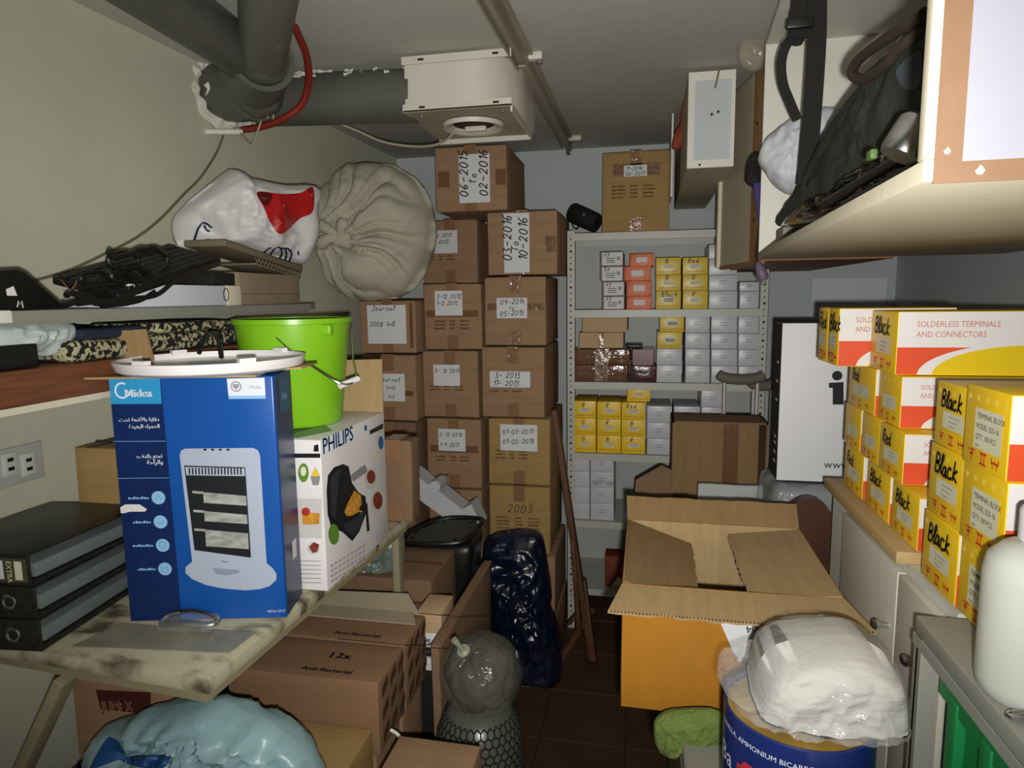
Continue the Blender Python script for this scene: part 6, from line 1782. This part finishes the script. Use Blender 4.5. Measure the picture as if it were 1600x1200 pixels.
# ------------------------------------------------------------------ under and beside the table
M_CARDR = mat('cardboard_red', '86664C', .85, .1, 5, .1, 80)
def bare_carton(nm, x0, x1, y0, y1, z0, z1, label, m=M_CARD, rz=0.0, **kw):
    return carton(nm, x1 - x0, y1 - y0, z1 - z0 - .006, ((x0 + x1) / 2, (y0 + y1) / 2, z0 + .003), label, rz, m, **kw), x1 - x0, y1 - y0, z1 - z0 - .006
XR = -.587
for i, (y0, y1) in enumerate(((1.322, 1.486), (1.492, 1.655))):
    bare_carton('support_carton', -.955, XR - .015, y0 + .004, y1 - .004, 0, .50, 'plain carton on the floor under the %s antibacterial case' % ['front', 'rear'][i], seam=False)
    t, w, d, h = bare_carton('soap_case', -.97, XR, y0, y1, .504, .686, ['antibacterial soap case with 12x on its top, nearer one', 'antibacterial soap case with raised pale flaps, farther one'][i], M_CARDR, group='antibacterial cases', tape=False, seam=False)
    fr = face(w, d, h, 'top'); e = .005
    text('Anti-Bacterial', fr, w - .20, .018, .020, M_INK, t, e, sx=1.15, bold=.0008)
    MB().box2((.01, d * .52, h + .0015), (w - .01, d * .53, h + .0032)).build('fold_line', M_PRINT, t)
    if i == 0: text('12x', fr, w - .165, .078, .034, M_INK, t, e, sx=1.2, bold=.0012)
    rf = face(w, d, h, 'right'); mb = MB()
    for r in range(3):
        for k in range(3):
            x, y = .012 + k * .052, .02 + r * .055
            mb.poly([(x, y), (x + .036, y + .02), (x + .036, y + .045), (x, y + .025)], rf, z=.0052)
    tag(mb.build('side_print', M_PRINT, t, fix=False), kind='stuff')
    if i == 1:
        MB().prism([(.03, 0), (w - .01, 0), (w - .07, .075), (.02, .06)], .003, frame((-w / 2, d / 2 - .01, h + .004), (1, 0, 0), (0, .9, .30))).build('flap', mat('pale_kraft', 'A49880', .8, .06), t)
        MB().prism([(.03, 0), (w - .004, 0), (w - .05, .10), (.02, .10)], .003, frame((-w / 2, d * .1, h + .004), (1, 0, 0), (0, 1, .03))).build('flap', mat('pale_kraft', 'A49880'), t)
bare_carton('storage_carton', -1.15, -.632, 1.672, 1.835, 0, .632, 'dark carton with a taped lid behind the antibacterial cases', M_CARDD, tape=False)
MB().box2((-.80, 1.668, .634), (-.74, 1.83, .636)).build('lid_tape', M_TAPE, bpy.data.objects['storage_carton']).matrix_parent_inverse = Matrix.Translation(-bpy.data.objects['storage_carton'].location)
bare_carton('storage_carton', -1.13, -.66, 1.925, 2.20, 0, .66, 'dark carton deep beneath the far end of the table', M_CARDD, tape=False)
# JUMEX carton and neighbours
t, w, d, h = bare_carton('juice_carton', -1.275, -1.0, 1.19, 1.312, 0.45, .735, 'brown juice carton with a dark red lettered label under the table', M_CARD, tape=False)
fr = face(w, d, h, 'front'); fw = tw(t) @ fr
p = [uv(x, y, fw) for x, y in ((152, 1076), (238, 1080), (238, 1114), (160, 1106))]
lb = decal(p, fr, mat('label_dark_red', '4A1C16', .6, .1), t, 'red_label', .005)
q = uv(163, 1108, fw); text('JUMEX', fr, q[0], q[1], .034, mat('label_letter_tan', '8A6A52', .6), lb, .0056, rot=.10, sx=.82, bold=.0012)
bare_carton('support_carton', -1.27, -1.005, 1.195, 1.31, 0, .445, 'plain carton on the floor beneath the juice carton', seam=False)
bare_carton('floor_carton', -1.27, -1.02, 1.03, 1.18, 0, .50, 'brown carton at the lower left corner under the table', M_CARD2, tape=False)
bare_carton('floor_carton', -.985, -.60, .985, 1.312, 0, .58, 'brown carton carrying the pale blue plastic bag', M_CARD2, tape=False)
bpk = AY(325, 1092, 1.09)
def bagfold(q, t, side):
    if side > 0: return 0.0
    dx, dz = q.x - bpk.x, q.z - bpk.z; ph = math.atan2(dz, dx); rho = math.hypot(dx, dz)
    s = abs(math.sin(ph * 7 + 2.2 * noise.noise(Vector((ph * 2, rho * 4, 1)))))
    return -((1 - s) ** 2) * .045 * min(1, rho / .06) * max(0, 1 - t * t * 1.15)
mb = inflate(pxo([(150, 1230), (147, 1190), (150, 1160), (166, 1135), (200, 1127), (226, 1110), (262, 1104), (325, 1091), (372, 1106), (420, 1128), (462, 1158), (490, 1190), (510, 1240), (500, 1275), (160, 1275)], 1.09), .10, .075, 1.09, amp=.030, fr=8.5, seed=14, zmin=.586, rings=34, fold=bagfold, sub=6, center=AY(330, 1190, 1.09).xz[:])
bb_ = thing('blue_plastic_bag', 'pale blue crumpled plastic bag with dark blue print under the table', 'bag', (AY(325, 1200, 1.09).x, 1.09, .586))
tree = bvh(mb)
W(mb, 'bag_body', mat('bag_blue', '93B4B8', .35, .06, 6, .3, 22, spec=.5), bb_, True)
M_BPR = mat('bag_blue_print', '1F4E86', .4, .1)
patch(tree, [(165, 1156), (178, 1154), (188, 1164), (178, 1176), (190, 1186), (215, 1180), (262, 1180), (266, 1186), (255, 1200), (225, 1200), (200, 1194), (172, 1182), (150, 1198), (140, 1200)], 'blue_print', M_BPR, bb_, .008)
# low carton on the floor before the cylinder
pA, pB = AZ(612, 1143, .63), AZ(752, 1163, .63)
bare_carton('low_carton', pA.x + .02, pB.x, pB.y - .22, pB.y, 0, .63, 'low brown carton on the floor before the gas cylinder', M_CARD, tape=False)
pts = [AY(x, y, 1.30) for x, y in ((610, 1140), (622, 1148), (632, 1165), (638, 1200), (640, 1240))]
o = W(MB().tube(smoothpath(pts, 6), .0038, 8), 'white_cable', M_WHITEP, None, True, base=tuple(pts[-1])); tag(o, 'white cable curling down beside the antibacterial cases', 'cable')
# narrow pile between cartons
zs = 0.004
for (x0, x1, y0, y1, hgt, m, lab, nm) in ((-.625, -.556, 1.68, 1.80, .50, M_BLACKM, 'tall black box under the narrow pile of boxes', 'black_box'),
        (-.622, -.560, 1.68, 1.80, .035, M_PAPER, 'thin pale box low in the narrow pile', 'thin_box'), (-.622, -.562, 1.69, 1.80, .030, M_BLACKM, 'thin dark box in the narrow pile', 'thin_box'),
        (-.622, -.558, 1.68, 1.80, .045, M_PAPER, 'pale box with IPS lettering in the narrow pile', 'letter_box'), (-.622, -.548, 1.68, 1.80, .058, M_KRL, 'beige block on top of the narrow pile of boxes', 'beige_block')):
    t = thing(nm, lab, 'box', ((x0 + x1) / 2, (y0 + y1) / 2, zs))
    MB().soft((x1 - x0, y1 - y0, hgt), c=(0, 0, hgt / 2), r=.002, n=1).build('body', m, t, True)
    MB().box2((-(x1 - x0) / 2 + .003, -(y1 - y0) / 2 - .0008, hgt * .5), ((x1 - x0) / 2 - .003, -(y1 - y0) / 2, hgt * .5 + .001)).build('seam', M_FAINT, t)
    if 'IPS' in lab: text('IPS', face(x1 - x0, y1 - y0, hgt, 'front'), .012, .012, .024, M_INK, t, .0015, bold=.0006)
    zs += hgt + .0012
# upright flattened carton
pA, pB = AX(687, 1020, -.50), AX(766, 868, -.50)
fh = (pA.z + pB.z) / 2; fl_ = pB.y - pA.y
fc_ = thing('flattened_carton', 'flattened brown carton standing on edge left of the dark bag', 'box', (-.512, (pA.y + pB.y) / 2, .004))
MB().soft((.022, fl_, fh - .004), c=(0, 0, fh / 2 - .002), r=.003, amp=.003, fr=4, n=5).build('folded_board', M_CARDD, fc_, True)
MB().box2((.0125, -fl_ / 2, fh - .012), (.016, fl_ / 2, fh - .004)).build('top_edge', M_KRAFTD, fc_)
text('JP', frame((.0155, .0, fh - .24), (0, 1, 0), (0, 0, 1)), 0, 0, .12, M_INK, fc_, .0005, sx=.6)
# black appliance
Ya = 2.24
xl, xr, z0, z1 = span(634, 830, 744, 985, Ya)
ap = thing('black_appliance', 'tall black plastic appliance with a grey base plate turned up', 'appliance', ((xl + xr) / 2, Ya + .06, .004))
wd_ = xr - xl; hz = AY(690, 842, Ya).z
mb = MB().soft((wd_, .2, hz), c=(0, 0, hz / 2), r=.035, n=8)
for v in mb.v:
    k = v.z / hz
    v.x *= .78 + .22 * max(0, (k - .55) / .45) ; v.y *= .85 + .15 * k
    v.z += (v.y * .16 + v.x * .05) * max(0, k - .5) * 2
mb.build('body', M_BLACK, ap, True)
fm = frame((0, 0, hz + .003), (1, 0, .05), (0, 1, .16))
a2, b2 = wd_ / 2, .10
pl_ = [(-a2 * .9, -b2 * .85), (a2 * .55, -b2 * .85), (a2 * .85, b2 * .2), (a2 * .8, b2 * .8), (-a2 * .2, b2 * .8), (-a2 * .9, -b2 * .3)]
MB().prism(pl_, .006, fm).build('base_plate', mat('plate_grey', '3C3A34', .6, .1), ap)
rim = [fm @ Vector((p[0] * 1.09, p[1] * 1.1, .006)) for p in pl_]
MB().tube(smoothpath(rim, 5, True), .009, 8, closed=True).build('rim', M_BLACK, ap, True)
for p in pl_:
    c = fm @ Vector((p[0] * .82, p[1] * .82, .006)); MB().tube([c, c + Vector((0, 0, .006))], .007, 10).build('foot_stud', M_BLACK, ap)
# foam block
Yf = 2.40
pts = pxo([(645, 737), (668, 757), (690, 752), (684, 766), (722, 796), (736, 788), (752, 821), (741, 842), (716, 824), (690, 806), (662, 786), (645, 772)], Yf)
fb = thing('foam_block', 'white moulded polystyrene block leaning over the black appliance', 'packaging', (AY(700, 800, Yf).x, Yf, AY(741, 842, Yf).z))
M_EPS = mat('polystyrene', 'B9BBC0', .8, .04, 20, .2, 120)
W(MB().prism(pts, .10, frame((0, Yf + .10, 0), (1, 0, 0), (0, 0, 1))), 'block', M_EPS, fb)
q = AY(683, 757, Yf)
W(MB().tube([q + Vector((0, -.03, 0)), q + Vector((0, .06, 0))], .022, 14), 'round_boss', M_EPS, fb, True)
q = AY(660, 722, Yf + .05)
# plastic bag under the table end
mb = inflate(pxo([(540, 895), (560, 860), (600, 835), (628, 830), (632, 870), (622, 900), (590, 912), (555, 912)], 1.98), .05, .04, 1.98, amp=.015, fr=18, seed=31, zmin=.672)
o = W(mb, 'greenish_plastic_bag', mat('bag_greenish', '66746A', .3, .15, 10, .4, 25, spec=.6), None, True, base=basez(mb)); tag(o, 'greenish plastic bag on the dark carton below the table end', 'bag')
# dark blue rubbish bag
mb = inflate(pxo([(757, 850), (776, 832), (812, 827), (840, 831), (850, 850), (856, 885), (862, 925), (861, 950), (873, 985), (878, 1020), (876, 1060), (858, 1094), (800, 1094), (782, 1050), (772, 1000), (764, 940), (758, 890)], 2.52), .10, .10, 2.52, amp=.024, fr=15, seed=22, zmin=.004, rings=34)
o = W(mb, 'rubbish_bag', mat('bag_midnight', '10172A', .24, .2, 8, .5, 30, spec=.8), None, 'all', base=(AY(815, 1000, 2.52).x, 2.52, .004)); tag(o, 'glossy dark blue rubbish bag standing before the right carton stack', 'bag')
# ------------------------------------------------------------------ gas cylinder in netting and the tied clear bag
Yg = 1.47
gx = AY(750, 1150, Yg).x; gr = .108
gz = AY(752, 1096, 1.46).z - .004
cy = thing('gas_cylinder', 'dark gas cylinder wrapped in black hexagonal netting', 'cylinder', (gx, Yg, .004))
prof = [(.001, 0), (gr * .8, 0), (gr * .97, .015), (gr, .04), (gr, gz * .76), (gr * .95, gz * .86), (gr * .8, gz * .94), (gr * .5, gz * .985), (.001, gz)]
MB().lathe(prof, 40).build('steel_body', mat('cylinder_grey', '55584E', .3, .12, 8, spec=.6), cy, True)
mb = MB(); nc = 34; ch_ = 2 * PI * gr / nc; z = .02; row = 0
def pr(z):
    for (r0, z0), (r1, z1) in zip(prof, prof[1:]):
        if z0 <= z <= z1 and z1 > z0: return r0 + (r1 - r0) * (z - z0) / (z1 - z0) + .0015
    return gr * .5
hs_ = ch_ / math.sqrt(3)
while z < gz * .95:
    for k in range(nc):
        a0 = 2 * PI * (k + .5 * (row % 2)) / nc; da = PI / nc
        def P(a, zz): r = pr(min(zz, gz * .97)); return Vector((r * math.cos(a), r * math.sin(a), zz))
        A_, B_, C_, D_ = P(a0, z), P(a0 + da, z + hs_ * .5), P(a0 - da, z + hs_ * .5), P(a0, z - hs_)
        for u_, v_ in ((A_, B_), (A_, C_), (A_, D_)):
            n_ = Vector((u_.x, u_.y, 0)).normalized(); mb.strip([u_, v_], tuple(n_), .0034, th=.0016)
    z += hs_ * 1.5; row += 1
tag(mb.build('hexagonal_netting', M_BLACKM, cy), kind='stuff')
Yk2 = 1.455
kc = AY(752, 1052, Yk2); kr = .5 * (AY(815, 1052, Yk2).x - AY(690, 1052, Yk2).x)
kp_ = AY(722, 1014, Yk2 - kr * .75)
def ball(r, amp, seed, fold=True):
    mb = MB(); n, m = 36, 56; vs, fs = [], []
    ax = (kp_ - kc).normalized(); fm = frame((0, 0, 0), ax.cross(Vector((0, 0, 1))), ax.cross(Vector((0, 0, 1))).cross(ax) * -1)
    fm = frame((0, 0, 0), Vector((0, 0, 1)).cross(ax), ax.cross(Vector((0, 0, 1)).cross(ax)))
    for i in range(n + 1):
        th = PI * i / n
        for j in range(m):
            ph = 2 * PI * j / m
            d_ = Vector((math.sin(th) * math.cos(ph), math.sin(th) * math.sin(ph), math.cos(th)))
            rr = r * (1 + amp * (noise.noise(d_ * 3 + Vector((seed, 0, 0))) + .5 * noise.noise(d_ * 7)))
            if fold: rr -= r * .10 * abs(math.sin(ph * 5 + noise.noise(d_ * 2) * 2)) ** .5 * math.exp(-((th) / .7) ** 2)
            q = fm.to_3x3() @ (d_ * rr)
            vs.append(kc + q)
    for i in range(n):
        for j in range(m): fs.append((i * m + j, i * m + (j + 1) % m, (i + 1) * m + (j + 1) % m, (i + 1) * m + j))
    mb.add(vs, fs)
    zlow = gz + .010
    for v in mb.v:
        if v.z < zlow: v.z = zlow
    return mb
tbag = thing('tied_clear_bag', 'clear plastic bag tied in a knot resting on the gas cylinder', 'bag', (kc.x, kc.y, gz + .010))
W(ball(kr * .84, .14, 5, False), 'contents', mat('bag_contents', '403B30', .8, .45, 9, .4, 30), tbag, 'all')
W(ball(kr, .03, 9), 'clear_film', film('ball_film', '8E9084', .14, .12, .8, 30), tbag, 'all')
kq = AY(709, 999, Yk2 - kr * .85)
W(MB().tube(smoothpath([kp_ + (kc - kp_) * .06, kp_, kp_.lerp(kq, .5), kq], 4), [.016, .011, .007, .005, .0045, .0045, .005, .006, .0065, .007, .008, .008, .008], 10), 'knot', mat('film_knot', '8A8C7C', .4, .1), tbag, True)
# ------------------------------------------------------------------ wooden easel leaning by the rack
es = thing('wooden_easel', 'folded dark wooden easel leaning between cartons and rack', 'easel', (-.33, 2.66, .004))
M_EAS = mat('easel_wood', '5A3A26', .6, .2, 8, stretch=(6, 6, 1))
def stick(p, q, w_, h_): 
    W(bar(p, q, w_, h_), 'strut', M_EAS, es, True)
f1 = AZ(924, 1024, .02); f2 = AZ(874, 1034, .02)
stick(f1, AY(866, 640, 2.66), .024, .052)
stick(AY(910, 905, 2.72) , f1 + Vector((.01, -.03, 0)), .03, .05)
stick(AY(926, 950, 2.74), f2, .018, .028)
stick(AY(895, 842, 2.65), AY(905, 990, 2.66), .018, .03)
stick(AY(888, 975, 2.70), AY(914, 945, 2.70), .016, .024)
